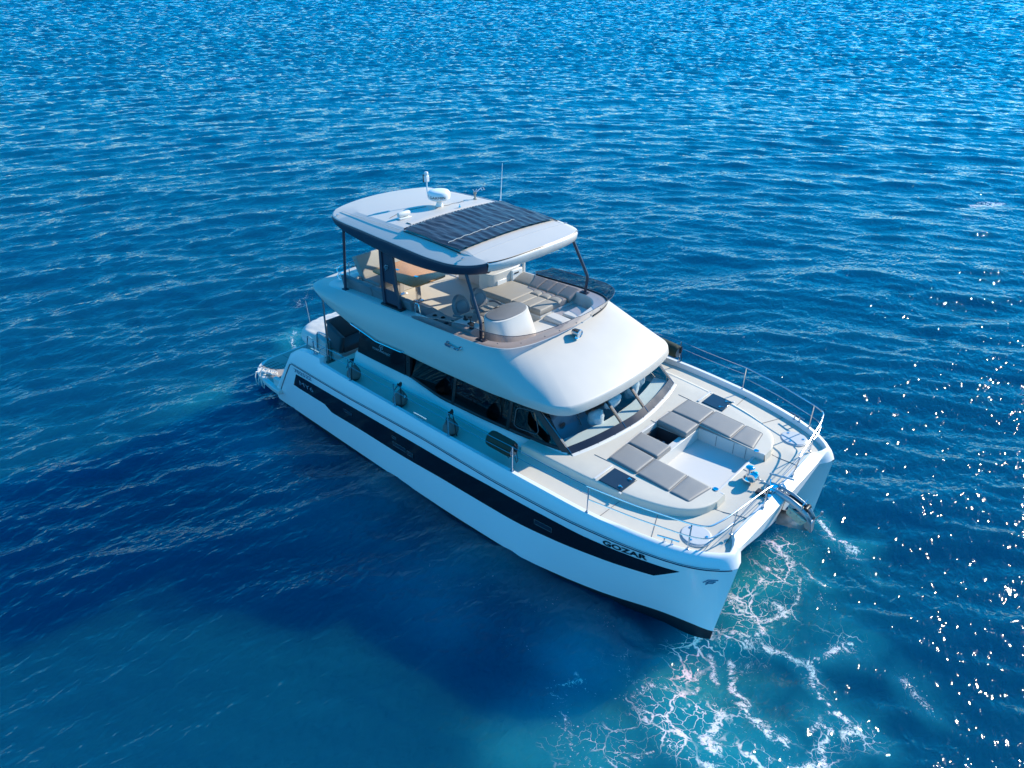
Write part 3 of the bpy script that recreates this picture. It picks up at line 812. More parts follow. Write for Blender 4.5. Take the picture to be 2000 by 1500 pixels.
# fine deck seams
for pts in ([(5.03,-1.2),(5.62,-1.1)],[(5.03,1.2),(5.62,1.1)],[(4.35,-2.1),(4.6,-2.72)],[(4.35,2.1),(4.6,2.72)],[(3.63,-2.28),(3.6,-2.95)],[(3.63,2.28),(3.6,2.95)],
            [(2.55,-1.62),(2.9,-1.60)],[(2.55,1.62),(2.9,1.60)],[(2.68,.25),(2.83,.25)],[(4.85,.3),(5.0,.3)]):
    (x0, y0), (x1, y1) = pts
    hi = abs(y0) < 1.7 and x0 < 3
    f = (lambda x, y: ZT(x) + .004) if hi else (lambda x, y: zfore(x, y) + .005)
    MB().tube([(x0 + (x1-x0)*k/6, y0 + (y1-y0)*k/6, f(x0 + (x1-x0)*k/6, y0 + (y1-y0)*k/6)) for k in range(7)], .006, 4).build('deck_seam', M['seam'], Y)

# ---------------------------------------------------------------- deckhouse
SILL = smooth_path([(-4.35,2.22,2.23),(-3.4,2.22,2.22),(-2.5,2.22,2.22),(-1.9,2.22,2.13),(-1.2,2.22,2.03),(-.2,2.21,2.03),(.85,2.17,2.04),(1.6,2.09,2.04),(2.0,2.02,2.04),(2.16,1.975,2.04)], 44)
FRONT = smooth_path([(2.2,1.95,2.04),(2.30,1.55,2.04),(2.37,1.2,2.04),(2.475,.43,2.045),(2.5,0,2.045),(2.475,-.43,2.045),(2.37,-1.2,2.04),(2.30,-1.55,2.04),(2.2,-1.95,2.04)], 41)
def front_up(p, h):      # point on the raked windscreen, h above the sill
    return (p[0] - h * (1.10 + .02 * abs(p[1])), p[1] * (1 + .02 * h), p[2] + h)
for s in (-1, 1):
    # lower wall from the sill down to the side deck
    rows = []
    for x, y, z in SILL:
        zd = ZD(x) - .01
        rows.append([(x, s*(y+.0), z+.012), (x, s*(y+.035), z+.0), (x, s*(y+.06), z-.03), (x, s*(y+.11), max(zd, z-.12)*.4+zd*.6+.02), (x, s*(y+.17), zd)])
    MB().grid(rows).build('deckhouse_wall', M['gel_sun_toned'], Y, angle=60)
    # tinted side windows, a long pane and a shorter pane ahead of a post, opening vent light in the forward one
    def side(x, h, o=0.):
        i = np.interp(x, SILL[:, 0], np.arange(len(SILL)))
        y = np.interp(x, SILL[:, 0], SILL[:, 1]); z = np.interp(x, SILL[:, 0], SILL[:, 2])
        zt = 2.86
        k = h
        lean = .16 + .06 * max(0, (x - .5) / 1.7)
        return (x - (0 if x < 1.2 else (x - 1.2) * .95 * k), s * (y - lean * k + o), z + (zt - z) * k)
    for x0, x1 in ((-2.38, -.96), (-.88, .66), (.74, 2.15)):
        rows = [[side(x, h) for h in np.linspace(0, 1, 5)] for x in np.linspace(x0, x1, 16)]
        MB().grid(rows).build('side_window', M['glass_side'], Y)
    for xa in (-.92, .70):
        MB().grid([[side(x, h, .004) for h in np.linspace(0, 1, 4)] for x in (xa - .045, xa + .045)]).build('window_post', M['black'], Y, solid=.02)
    MB().grid([[side(x, h, .006) for h in (0, .045, .09)] for x in np.linspace(-2.38, 2.15, 40)]).build('window_frame', M['black'], Y, solid=.012)
    # rounded opening light
    rim = [side(x, h, .015) for x, h in ((.85,.24),(.95,.19),(1.45,.20),(1.53,.28),(1.50,.66),(1.42,.74),(.93,.72),(.85,.66),(.85,.24))]
    MB().tube(rounded(rim, .05, 4), .009, 6).build('vent_light_frame', M['dim'], Y)
    # black panel aft of the windows with its edge post
    pn = MB().hexa([(-4.30, s*2.25, 2.215), (-2.49, s*2.25, 2.215), (-2.49, s*2.19, 2.215), (-4.30, s*2.19, 2.215)],
                   [(-4.14, s*2.215, 2.90), (-2.45, s*2.215, 2.86), (-2.45, s*2.155, 2.86), (-4.14, s*2.155, 2.90)]).build('side_panel', M['band'], Y)
    pt = MB().hexa([(-2.47, s*2.24, 2.2), (-2.33, s*2.24, 2.17), (-2.33, s*2.15, 2.17), (-2.47, s*2.15, 2.2)],
              [(-2.44, s*2.215, 2.86), (-2.30, s*2.215, 2.86), (-2.30, s*2.13, 2.86), (-2.44, s*2.13, 2.86)]).build('panel_post', M['black'], Y)
    for x, z in ((-2.40, 2.28), (-2.38, 2.6)): MB().lathe([(.012,0),(.010,.012),(0,.014)], (x, s*2.23, z), 8, 'y').build('screw', M['chrome'], pt)
    # corner pillar of the windscreen
    a, b = (2.2, 1.95, 2.04), (1.22, 2.005, 2.80)
    MB().hexa([(2.21, s*1.90, 2.03), (2.225, s*1.97, 2.03), (2.05, s*2.04, 2.03), (2.03, s*1.93, 2.03)],
              [(1.25, s*1.92, 2.84), (1.25, s*1.99, 2.84), (1.10, s*2.04, 2.84), (1.08, s*1.93, 2.84)]).build('windscreen_pillar', M['black'], Y, bevel=.008)
    MB().tube([(2.225, s*1.955, 2.045), (1.27, s*1.975, 2.84)], .007, 5).build('pillar_trim', M['steel'], Y)
# white plinth round the windscreen
rows = []
for p in FRONT:
    rows.append([(p[0]-.02, p[1], p[2]-.005), (p[0]+.05, p[1]*1.005, p[2]-.005), (p[0]+.075, p[1]*1.01, p[2]-.018), (p[0]+.10, p[1]*1.01, ZT(min(2.6, p[0]+.1))-.005)])
MB().grid(rows).build('windscreen_plinth', M['gel_sun_toned'], Y, angle=60)
for p in FRONT[3:-1:5]:
    MB().lathe([(.012,0),(.010,.008),(0,.01)], (p[0]+.035, p[1], p[2]-.005), 8).build('screw', M['seam'], Y)
# dark lower frame, mullions, panes, wipers
rows = []
for p in FRONT:
    a, b = front_up(p, -.015), front_up(p, .095)
    rows.append([(a[0]+.012, a[1], a[2]+.01), (b[0]+.012, b[1], b[2]+.01), (b[0]-.01, b[1], b[2]-.01), (a[0]-.01, a[1], a[2]-.01)])
MB().loft(rows).build('windscreen_frame', M['frame'], Y, angle=30)
for y0, y1 in ((-1.93, -.46), (-.40, .40), (.46, 1.93)):
    ps = []
    for y in np.linspace(y0, y1, 12):
        i = np.interp(-y, -FRONT[:, 1], np.arange(len(FRONT)))
        ps.append([np.interp(i, np.arange(len(FRONT)), FRONT[:, k]) for k in range(3)])
    MB().grid([[front_up(p, h) for h in np.linspace(.09, .86, 5)] for p in ps]).build('windscreen_pane', M['glass_front'], Y)
for s in (-1, 1):
    p = (2.475, s*.43, 2.045)
    a, b = front_up(p, .0), front_up(p, .85)
    MB().hexa([(a[0]+.012, a[1]-.035, a[2]), (a[0]+.012, a[1]+.035, a[2]), (a[0]-.05, a[1]+.03, a[2]), (a[0]-.05, a[1]-.03, a[2])],
              [(b[0]+.012, b[1]-.035, b[2]), (b[0]+.012, b[1]+.035, b[2]), (b[0]-.05, b[1]+.03, b[2]), (b[0]-.05, b[1]-.03, b[2])]).build('windscreen_mullion', M['black'], Y)
    MB().tube([(a[0]+.02, a[1]-.0, a[2]+.01), (b[0]+.02, b[1], b[2]+.01)], .005, 5).build('mullion_trim', M['steel'], Y)
    p2 = (2.36, s*1.25, 2.04)
    q0 = front_up(p2, .62); q1 = front_up((2.33, s*1.38, 2.04), .30)
    MB().tube([(q0[0]+.03, q0[1], q0[2]+.02), (q1[0]+.03, q1[1], q1[2]+.02)], .010, 5).tube([front_up(p2, .86), (q0[0]+.03, q0[1], q0[2]+.02)], .007, 5).build('wiper', M['black'], Y)

# cabin seen through the glass: sole, lining, dash shelf, blue settee with speaker discs, wrapped bundles
cb = MB().box((-1.2, 0, .93), (6.6, 4.1, .04)).build('saloon_sole', M['inside'], Y)
MB().box((-4.40, 0, 1.9), (.05, 4.1, 1.95)).build('aft_bulkhead', M['inside'], Y)
rows = []
for p in FRONT:
    rows.append([(p[0]-.03, p[1]*.985, 2.062), (p[0]-.30, p[1]*.97, 2.06), (p[0]-.46, p[1]*.95, 2.055), (p[0]-.48, p[1]*.95, 1.2)])
MB().grid(rows).build('dash_shelf', M['dash'], Y)
st_ = MB().hexa([(1.10, -1.75, 1.5), (1.72, -1.75, 1.5), (1.72, -.35, 1.5), (1.10, -.35, 1.5)], [(1.0, -1.75, 2.42), (1.42, -1.70, 2.30), (1.30, -.55, 2.40), (1.0, -.4, 2.42)]).build('cabin_settee', M['inside2'], Y, bevel=.04)
for y, z in ((-1.35, 2.12), (-.72, 2.2)):
    MB().lathe([(.075,0),(.075,.012),(0,.014)], (1.515 + (2.12 - z)*.25, y, z), 20, 'x').build('speaker', M['dark'], st_)
MB().box((-.4, 1.3, 1.35), (1.6, .9, .8)).box((-.4, 1.75, 1.8), (1.6, .25, .9)).build('galley_unit', M['inside2'], Y, bevel=.03)
MB().box((-.9, -1.75, 1.35), (2.0, .5, .8)).box((-.2, -1.5, 1.78), (.9, .06, .12)).box((-1.7, -1.6, 1.9), (.3, .06, .8)).build('saloon_sofa', M['inside2'], Y, bevel=.05)
for x in (-1.25, .42): MB().lathe([(0,-.17),(.12,-.16),(.16,0),(.12,.16),(0,.17)], (x, -1.75, 2.35), 20).build('saloon_lampshade', M['dark'], Y)
def lump(name, c, r, seed, mat):
    mb = MB(); rings = []
    for i in range(15):
        a = math.pi * i / 14
        ring = []
        for j in range(22):
            b = 2*math.pi*j/22
            d = Vector((math.sin(a)*math.cos(b), math.sin(a)*math.sin(b), math.cos(a)))
            k = 1 + .25 * mnoise.noise(d * 1.6 + Vector((seed, 0, 0))) + .10 * mnoise.noise(d * 5 + Vector((0, seed, 0)))
            ring.append((c[0]+d.x*r[0]*k, c[1]+d.y*r[1]*k, c[2]+d.z*r[2]*k))
        rings.append(ring)
    return mb.loft(rings).build(name, mat, Y, angle=60)
lump('wrapped_bundle', (1.74, .86, 2.22), (.17, .17, .30), 1, M['wrap'])
lump('wrapped_bundle', (1.66, 1.24, 2.30), (.18, .15, .34), 2, M['wrap'])
lump('wrapped_bundle', (1.83, -.62, 2.12), (.20, .20, .18), 3, M['wrap'])
lump('wrapped_bundle', (1.75, .12, 2.16), (.12, .30, .16), 4, M['pvc'])

# ---------------------------------------------------------------- coachroof and flybridge moulding
KEYS = [  # rim R (x,y,z), bottom edge B (x,y,z), ledge inner L (x,y,z)
 ((-6.12,0,3.47),(-6.62,0,3.38),(-5.80,0,3.47)), ((-6.12,.6,3.47),(-6.60,.7,3.38),(-5.80,.6,3.47)), ((-6.10,1.2,3.47),(-6.52,1.45,3.38),(-5.78,1.15,3.47)),
 ((-6.02,1.65,3.47),(-6.36,1.95,3.39),(-5.70,1.45,3.47)), ((-5.75,1.88,3.49),(-5.98,2.16,3.35),(-5.5,1.60,3.49)), ((-5.2,1.95,3.54),(-5.35,2.24,3.17),(-5.1,1.66,3.53)),
 ((-4.97,1.96,3.55),(-5.0,2.25,3.08),(-4.97,1.67,3.55)), ((-4.9,1.96,3.555),(-4.9,2.25,3.05),(-4.9,1.68,3.55)), ((-4.4,1.98,3.58),(-4.4,2.25,2.92),(-4.4,1.68,3.57)),
 ((-3.4,2.0,3.60),(-3.4,2.25,2.79),(-3.4,1.70,3.6)), ((-2.8,2.0,3.61),(-2.75,2.25,2.80),(-2.8,1.70,3.6)), ((-2.72,2.0,3.615),(-2.65,2.25,2.80),(-2.72,1.70,3.6)), ((-1.6,2.0,3.63),(-1.5,2.25,2.785),(-1.6,1.72,3.62)),
 ((-.7,2.0,3.65),(-.5,2.25,2.795),(-.7,1.74,3.64)), ((-.22,1.97,3.655),(.2,2.25,2.81),(-.35,1.72,3.64)), ((.12,1.88,3.66),(.9,2.22,2.835),(-.05,1.62,3.645)), ((.34,1.72,3.66),(1.45,2.15,2.835),(.12,1.48,3.645)),
 ((.47,1.48,3.66),(1.82,2.05,2.82),(.22,1.30,3.645)), ((.56,1.2,3.66),(2.05,1.84,2.81),(.28,1.05,3.645)), ((.61,.9,3.66),(2.17,1.45,2.805),(.32,.8,3.645)), ((.64,.6,3.66),(2.235,.95,2.80),(.35,.55,3.645)),
 ((.655,.3,3.66),(2.27,.45,2.80),(.36,.28,3.645)), ((.66,0,3.66),(2.28,0,2.80),(.36,0,3.645))]
KA = np.array([[*r, *b, *l] for r, b, l in KEYS])
dd = np.concatenate([[0], np.cumsum(np.linalg.norm(np.diff(KA[:, 3:6], axis=0), axis=1))])
tt = np.unique(np.concatenate([np.linspace(0, dd[-1], 90), dd]))
KS = np.stack([pchip(dd, KA[:, k])(tt) for k in range(9)], 1)
rimR = {}
for s in (-1, 1):
    rows = []; rows_in = []; rim = []
    for v in KS.tolist():
        Rp, Bp, Lp = Vector(v[0:3]), Vector(v[3:6]), Vector(v[6:9])
        front = min(1, max(0, (Bp.x - .6) / 1.3))
        front = front * front * (3 - 2 * front)
        aft = min(1, max(0, (-5.2 - Bp.x) / .6))
        h = .15 * (1 - aft) + .03 * aft
        inw = Vector((Rp.x - Bp.x, Rp.y - Bp.y, 0)); inw = inw.normalized() if inw.length > 1e-6 else Vector((-1, 0, 0))
        K = Bp + Vector((0, 0, h + .03 * front)) + inw * (.0 + .035 * front)
        openp = s > 0 and -5.85 < Rp.x < -4.6
        if openp:
            Rp = Vector((Rp.x, 1.72, 2.995)); Lp = Vector((Lp.x, 1.66, 2.99)); K = Bp + Vector((0, -.02, .06))
        side_c = Vector((K.x * .35 + Rp.x * .65, max(K.y, Rp.y) + .005, K.z * .45 + Rp.z * .55 + .0))
        fr_c = (Rp + K) / 2 + Vector((0, 0, .055))
        C = side_c.lerp(fr_c, front)
        if openp: C = (Rp + K) / 2
        row = []
        for q in [k_ / 10 for k_ in range(10)] + [.955, .985, 1.0]:
            p = (1-q)**2 * Rp + 2*q*(1-q) * C + q*q * K
            row.append((p.x, s * p.y, p.z))
        out = (K - Rp); out.z = 0; out = out.normalized() * .012 if out.length > 1e-6 else Vector((.01, 0, 0))
        p = K.lerp(Bp, .25) + out * .7; row.append((p.x, s*p.y, p.z))
        p = K.lerp(Bp, .85) + out * .7; row.append((p.x, s*p.y, p.z))
        row.append((Bp.x, s*Bp.y, Bp.z))
        p = Bp + inw * .06 + Vector((0, 0, -.012)); row.append((p.x, s*p.y, p.z))
        p = Bp + inw * .35 + Vector((0, 0, .05)); row.append((p.x, s*p.y, p.z))
        rows.append(row)
        Ff = Lp + inw * .03
        rows_in.append([(Rp.x, s*Rp.y, Rp.z), ((Rp.x*.9+Lp.x*.1), s*(Rp.y*.9+Lp.y*.1), Rp.z+.012), ((Rp.x+Lp.x)/2, s*(Rp.y+Lp.y)/2, (Rp.z+Lp.z)/2+.012), (Lp.x, s*Lp.y, Lp.z+.008), (Ff.x, s*Ff.y, Lp.z-.02), (Ff.x, s*Ff.y, 2.97)])
        rim.append((Rp.x, s*Rp.y, Rp.z))
    mb = MB().loft(rows, closed=False)
    mb.build('coachroof', M['roof'], Y, angle=70)
    MB().loft(rows_in, closed=False).build('flybridge_coaming', M['gel_sun_toned'], Y, angle=35)
    rimR[s] = rim
# flybridge sole (also the saloon deckhead)
poly = []
for s in (-1, 1):
    q = [(v[6], s * max(0, v[7] + .06)) for v in KS]
    poly += q if s < 0 else q[::-1]
poly2 = []
for p in poly:
    if not poly2 or (abs(p[0]-poly2[-1][0]) + abs(p[1]-poly2[-1][1])) > 1e-3: poly2.append(p)
if abs(poly2[0][0]-poly2[-1][0]) + abs(poly2[0][1]-poly2[-1][1]) < 1e-3: poly2.pop()
MB().prism(poly2, 2.90, 2.982).build('flybridge_sole', M['deck'], Y)
MB().box((-2.2, 0, 2.875), (4.3, 4.25, .03)).box((.6, 0, 2.86), (1.6, 3.7, .03)).build('deckhead', M['inside'], Y)

# ---------------------------------------------------------------- text helper
def text_mb(txt, size, map_fn, width=None, bold=0., thick=None):
    cu = bpy.data.curves.new('t', 'FONT'); cu.body = txt; cu.size = size; cu.offset = bold; cu.resolution_u = 4
    ob = bpy.data.objects.new('t', cu); COL.objects.link(ob)
    dg = bpy.context.evaluated_depsgraph_get(); dg.update()
    me = bpy.data.meshes.new_from_object(ob.evaluated_get(dg))
    b = bmesh.new(); b.from_mesh(me)
    bmesh.ops.triangulate(b, faces=b.faces)
    es = [e for e in b.edges if e.calc_length() > size * .25]
    if es: bmesh.ops.subdivide_edges(b, edges=es, cuts=2)
    xs = [v.co.x for v in b.verts]; x0, x1 = min(xs), max(xs)
    kx = 1 if width is None else width / (x1 - x0)
    vs = [map_fn((v.co.x - x0) * kx, v.co.y) for v in b.verts]
    b.verts.index_update()
    fs = [tuple(v.index for v in f.verts) for f in b.faces]
    b.free(); bpy.data.objects.remove(ob); bpy.data.curves.remove(cu); bpy.data.meshes.remove(me)
    return MB().add(vs, fs)
def hull_map(x0, z0, x1, z1, s, off=.010, slant=0., w=1.):
    def f(u, v):
        x = x0 + (x1 - x0) * u / w + slant * v; z = z0 + (z1 - z0) * u / w + v
        return (x, s * (y_out(x, z) + off), z)
    return f
text_mb('GOZAR', .155, hull_map(3.87, 1.442, 4.70, 1.450, -1, w=.80), width=.80, bold=.006).build('boat_name_lettering', M['ink'], Y, fix=False)
text_mb('702522', .155, hull_map(-5.83, 1.487, -5.02, 1.525, -1, w=.78), width=.78, bold=.003).build('registration_lettering', M['blue_ink'], Y, fix=False)
text_mb('MY6', .19, hull_map(-5.68, 1.158, -5.04, 1.172, -1, .014, w=.62), width=.62).build('model_lettering', M['silver'], Y, fix=False)
def emblem(map_fn, name, mat, k=1.):
    """two nested slanted strokes: an F over a P"""
    mb = MB()
    for line in ([(0, 0), (.17, .17), (.60, .17)], [(.13, -.04), (.23, .07), (.52, .07), (.44, -.03), (.24, -.03), (.15, -.14)]):
        mb.tube([map_fn(a * k, b * k) for a, b in line], .032 * k, 4)
    return mb.build(name, mat, Y, fix=False)
emblem(hull_map(5.59, 1.235, 5.79, 1.25, -1, .006, .2, .25), 'bow_emblem', M['blue_ink'], .40)
emblem(lambda u, v: (-3.41 + u*.9, -2.222 - (-(v+2.68) + 2.55)*0 - (2.88 - (v + 2.64)) * .05 - .004, 2.64 + v * 1.5), 'panel_emblem', M['silver'], .30)
text_mb('FOUNTAINE PAJOT', .085, lambda u, v: (-3.66 + u, -2.224 - (2.88 - (v + 2.53)) * .05 - .004, 2.53 + v), width=.66).build('panel_lettering', M['silver'], Y, fix=False)

# ---------------------------------------------------------------- smoked wind deflector round the flybridge
pathR = [(v[0], -v[1], v[2], v[3], -v[4]) for v in KS[::1] if v[0] > -2.45] + [(v[0], v[1], v[2], v[3], v[4]) for v in KS[::-1] if v[0] > -2.15][1:]
rows = []; n = len(pathR)
for i, (x, y, z, bx, by) in enumerate(pathR):
    fx = min(1, max(0, (x + .35) / .9))
    e = min(1, i / 14, (n - 1 - i) / 6)
    out = Vector((bx - x, by - y, 0)); out = out.normalized() if out.length > 0 else Vector((1, 0, 0))
    hgt = .05 + .29 * (e ** .7) if y < 0 else .32 * min(1, .25 + e)
    lean = .20 * fx + (.02 if y < 0 else -.03) * (1 - fx)
    rows.append([(x + out.x * lean * q, y + out.y * lean * q, z + .012 + hgt * q) for q in (0, .35, .7, 1)])
wd_ = MB().grid(rows).build('wind_deflector', M['acrylic'], Y)
edge = MB().tube([r[-1] for r in rows], .007, 5).build('edge_trim', pm('smoked edge', (.10, .07, .07), .2), wd_)
for i in range(6, n - 4, 7):
    p = Vector(rows[i][1]); MB().lathe([(.013,0),(.01,.012),(0,.014)], p + Vector((.012 if p.x > .3 else 0, -.01 if p.y < 0 else .01, 0)), 8).build('screw', M['seam'], wd_)
MB().tube([(r[0][0], r[0][1], r[0][2] + .004) for r in rows if r[0][1] > -.2 or True][-int(n*.40):], .022, 6).build('gasket', M['black'], wd_)

# helm: raised dash shelf, console with dark cover, wheel, throttle cabinet, cup tray
shelf = [(v[6] - .02, -v[7] + .03) for v in KS if v[6] > -.62] + [(v[6] - .02, v[7] - .03) for v in KS[::-1] if v[6] > -.62][1:]
shelf = [(-.62, shelf[0][1])] + shelf + [(-.62, shelf[-1][1])]
MB().prism(shelf, 2.97, 3.34).build('helm_shelf', M['gel_sun_toned'], Y, bevel=.01)
MB().box((-.02, 1.12, 3.40), (.55, .62, .12)).build('shelf_step', M['gel_sun_toned'], Y, bevel=.03, seg=3)
MB().hexa([(-.6, .42, 3.342), (.05, .42, 3.342), (.12, .78, 3.342), (-.6, .78, 3.342)], [(-.5, .45, 3.46), (-.02, .45, 3.43), (.04, .74, 3.43), (-.5, .74, 3.46)]).build('shelf_step', M['gel_sun_toned'], Y, bevel=.03, seg=3)
def sup(c, rx, ry, z, n=32, e=2.6, zs=0.):
    r = []
    for k in range(n):
        a = 2*math.pi*k/n; ca, sa = math.cos(a), math.sin(a)
        x = c[0] + rx * math.copysign(abs(ca) ** (2/e), ca); y = c[1] + ry * math.copysign(abs(sa) ** (2/e), sa)
        r.append((x, y, z + zs * (x - c[0])))
    return r
hc = MB().loft([sup((-.50,-.78), .44, .60, 2.98, e=3.2), sup((-.50,-.78), .44, .60, 3.34, e=3.2), sup((-.54,-.78), .36, .60, 3.62, e=3), sup((-.60,-.79), .295, .605, 3.88, e=2.6, zs=-.10), sup((-.60,-.79), .29, .60, 3.915, e=2.6, zs=-.10), sup((-.60,-.79), .26, .57, 3.925, e=2.6, zs=-.10)]).build('helm_console', M['gel_sun_toned'], Y, angle=50)
MB().loft([sup((-.60,-.79), .262, .572, 3.920, e=2.5, zs=-.10), sup((-.60,-.79), .256, .566, 3.945, e=2.5, zs=-.10), sup((-.60,-.79), .23, .54, 3.955, e=2.5, zs=-.10)]).build('instrument_cover', M['vinyl2'], hc)
wh = MB(); wc = Vector((-.92, -.86, 3.86)); ax = Vector((-.8, 0, .6)).normalized(); ub = Vector((0, 1, 0)); vb = ax.cross(ub)
wh.tube([wc + .17 * (math.cos(a) * ub + math.sin(a) * vb) for a in map(float, np.linspace(0, 2*math.pi, 25))], .014, 8)
for a in (.5, 2.6, 4.7): wh.tube([wc, wc + .17 * (math.cos(a) * ub + math.sin(a) * vb)], .010, 6)
wh.tube([wc, wc - ax * .14], .022, 8)
wh.build('steering_wheel', M['black'], hc)
cb = MB().hexa([(-1.42,-1.70,2.98),(-.78,-1.70,2.98),(-.78,-1.34,2.98),(-1.42,-1.34,2.98)], [(-1.40,-1.72,3.72),(-.80,-1.72,3.70),(-.80,-1.36,3.74),(-1.40,-1.36,3.74)]).build('throttle_cabinet', M['gel_sun_toned'], Y, bevel=.02, seg=3)
MB().box((-1.0, -1.5, 3.75), (.12, .10, .03)).tube([(-1.0,-1.5,3.76), (-1.03,-1.5,3.88)], .012, 6).tube([(-1.05,-1.53,3.89), (-1.02,-1.45,3.885)], .02, 6).build('throttle_lever', M['black'], cb)
MB().box((-1.25, -1.42, 3.755), (.10, .07, .02)).tube([(-1.25,-1.42,3.76), (-1.27,-1.43,3.84)], .018, 6).build('switch_pod', M['black'], cb)
MB().lathe([(.05,0),(.05,.09),(0,.1)], (-.86, -1.62, 3.72), 14).build('switch_pod', M['black'], cb)
ct = MB().box((-1.92, -1.55, 3.28), (.78, .46, .60)).build('cup_tray', M['gel_sun_toned'], Y, bevel=.012)
MB().box((-1.92, -1.55, 3.59), (.80, .48, .02)).build('tray_top', pm('taupe tray', (.20, .175, .18), .4), ct, bevel=.006)
for x, y in ((-1.64,-1.44),(-1.66,-1.63),(-1.95,-1.46),(-1.98,-1.66),(-2.18,-1.5)):
    MB().lathe([(.058,.0),(.05,.004),(.045,-.0),(0,-.0)], (x, y, 3.602), 18).build('cup_hole', M['black'] if x < -1.65 or y < -1.6 else M['cream'], ct)
# wet bar on the port side
wb = MB().loft([sup((-2.72, 1.28), .26, .62, z, e=4.5, n=36) for z in (2.98, 3.88)] ).build('wet_bar', M['gel_sun_toned'], Y, bevel=.02)
MB().box((-2.455, 1.05, 3.58), (.03, .34, .20)).build('locker_door', M['white_plastic'], wb, bevel=.01)
fr = MB().box((-2.44, 1.60, 3.60), (.07, .42, .46)).build('fridge_door', M['white_plastic'], wb, bevel=.04, seg=3)
MB().box((-2.40, 1.56, 3.74), (.02, .16, .03)).build('handle', M['black'], fr)
MB().box((-2.46, 1.90, 3.45), (.06, .08, .95)).build('bar_post', M['gel_sun_toned'], Y, bevel=.012)

# ---------------------------------------------------------------- hardtop
HO = smooth_path([(-5.95,0),(-5.92,.5),(-5.83,1.0),(-5.70,1.40),(-5.58,1.62),(-5.42,1.76),(-5.0,1.85),(-4.2,1.92),(-3.0,2.0),(-2.0,2.02),(-1.3,1.97),(-.95,1.88),(-.70,1.74),(-.50,1.53),(-.37,1.2),(-.30,.7),(-.27,0)], 80)
HTS = pchip([-6,-5.4,-3.2,-2.5,-1.165,-.885,-.48,-.25],[5.37,5.42,5.46,5.44,5.355,5.325,5.265,5.235])
def HT(x, y):
    z = float(HTS(x)) + .055 * (1 - min(1, (y / 1.55) ** 2))
    if abs(y) > 1.5: z -= .15 * ((abs(y) - 1.5) / .45) ** 1.15
    return z
def hb(x): return float(pchip([-5.9,-5.5,-4.9,-3.6,-2.5,-1.5,-.8,-.4,-.2],[5.30,5.24,5.13,5.02,4.97,4.99,5.05,5.08,5.09])(x))
htop = MB(); rim = {}
full = [(x, y) for x, y in HO] + [(x, -y) for x, y in HO[::-1]][1:-1]
nf = len(full); rows = []
rows.append([(x, y, HT(x, y) - .010) for x, y in full])
rows.append([(x * .995 - .012, y * .985, HT(x, y) + .004) for x, y in full])
seam = []
for x, y in full:
    q = min(1, max(0, (x + 1.1) / .6))
    xi = (x + .22 * min(1, max(0, (-x - 4.6) / .7))); yi = y * (1.5 / 2.02) * (1 - q) + y * .93 * q
    seam.append((xi - .03 * q, yi))
for k in np.linspace(0, 1, 11):
    r = []
    for x, y in seam:
        cx_ = float(np.clip(x, -4.2, -1.2)); X_ = x * (1-k) + cx_ * k; Y_ = y * (1-k)
        r.append((X_, Y_, HT(X_, Y_)))
    rows.append(r)
htop.loft(rows, closed=True, cap=False)
ht_ = htop.build('hardtop', M['roof'], Y, angle=11)
# navy side skirt
for s in (-1, 1):
    rows = []
    for x, y in HO:
        if y < .02 and x < -3: pass
        if x > -.46 : continue
        z = HT(x, y) - .018; b = hb(x)
        nrm = Vector((0.35 if x > -1 else (-.5 if x < -5.3 else 0), 1, 0)).normalized()
        b -= .06
        rows.append([(x, s*y, z + .004), (x + nrm.x*.010, s*(y + nrm.y*.010), z - .006), (x + nrm.x*.012, s*(y + .012), z - .05), (x - nrm.x*.02, s*(y - .015), b + .03), (x - nrm.x*.05, s*(y - .05), b), (x - nrm.x*.22, s*max(0, y - .30), b + .03)])
    MB().grid(rows).build('hardtop_rim', M['navy'], Y, angle=55)
# front visor face
rows = []
fr_ = [(x, y) for x, y in HO if x > -.50]
fr_ = fr_ + [(x, -y) for x, y in fr_[::-1]][1:]
for x, y in fr_:
    z = HT(x, y) - .02
    rows.append([(x, y, z), (x + .022, y, z - .02), (x + .030, y, z - .05), (x - .0, y, 5.07), (x - .03, y, 5.05), (x - .3, y * .9, 5.06)])
MB().grid(rows).build('hardtop_visor', M['gel_sun_toned'], Y, angle=55)
MB().tube([(x - .004, y, HT(x, y) - .008) for x, y in fr_], .012, 5).build('visor_seam', M['black'], Y)
un = [(x * .985 - .04, y * .9, hb(x) + .035) for x, y in full]
MB().add(un, [tuple(range(nf))]).build('hardtop_lining', M['gel_sun_toned'], Y)
# gutters and joints on the top
for s in (-1, 1):
    MB().tube([(x, s * (1.50 + .10 * math.sin((x + 5.4) / 4.9 * math.pi)), HT(x, 1.55) + .002) for x in np.linspace(-5.4, -.45, 24)], .007, 4).build('top_seam', M['lid'], Y)
    for x in (-5.3, -1.0): MB().lathe([(.02,0),(.018,.02),(0,.024)], (x, s*1.70, HT(x, 1.7)), 10).tube([(x, s*1.70, HT(x,1.7)+.03), (x+.07, s*1.70, HT(x,1.7)+.03)], .008, 5).build('pad_eye', M['steel'], Y)
MB().tube([(-.89, y, HT(-.89, y) + .002) for y in np.linspace(-1.5, 1.5, 20)], .007, 4).build('top_seam', M['lid'], Y)
MB().grid([[(x, y, HT(x, y) + (.022 if 0 < i < 3 else .0)) for i, x in enumerate((-3.27, -3.25, -3.12, -3.08))] for y in np.linspace(-1.25, 1.25, 12)]).build('top_coaming', M['roof'], Y)
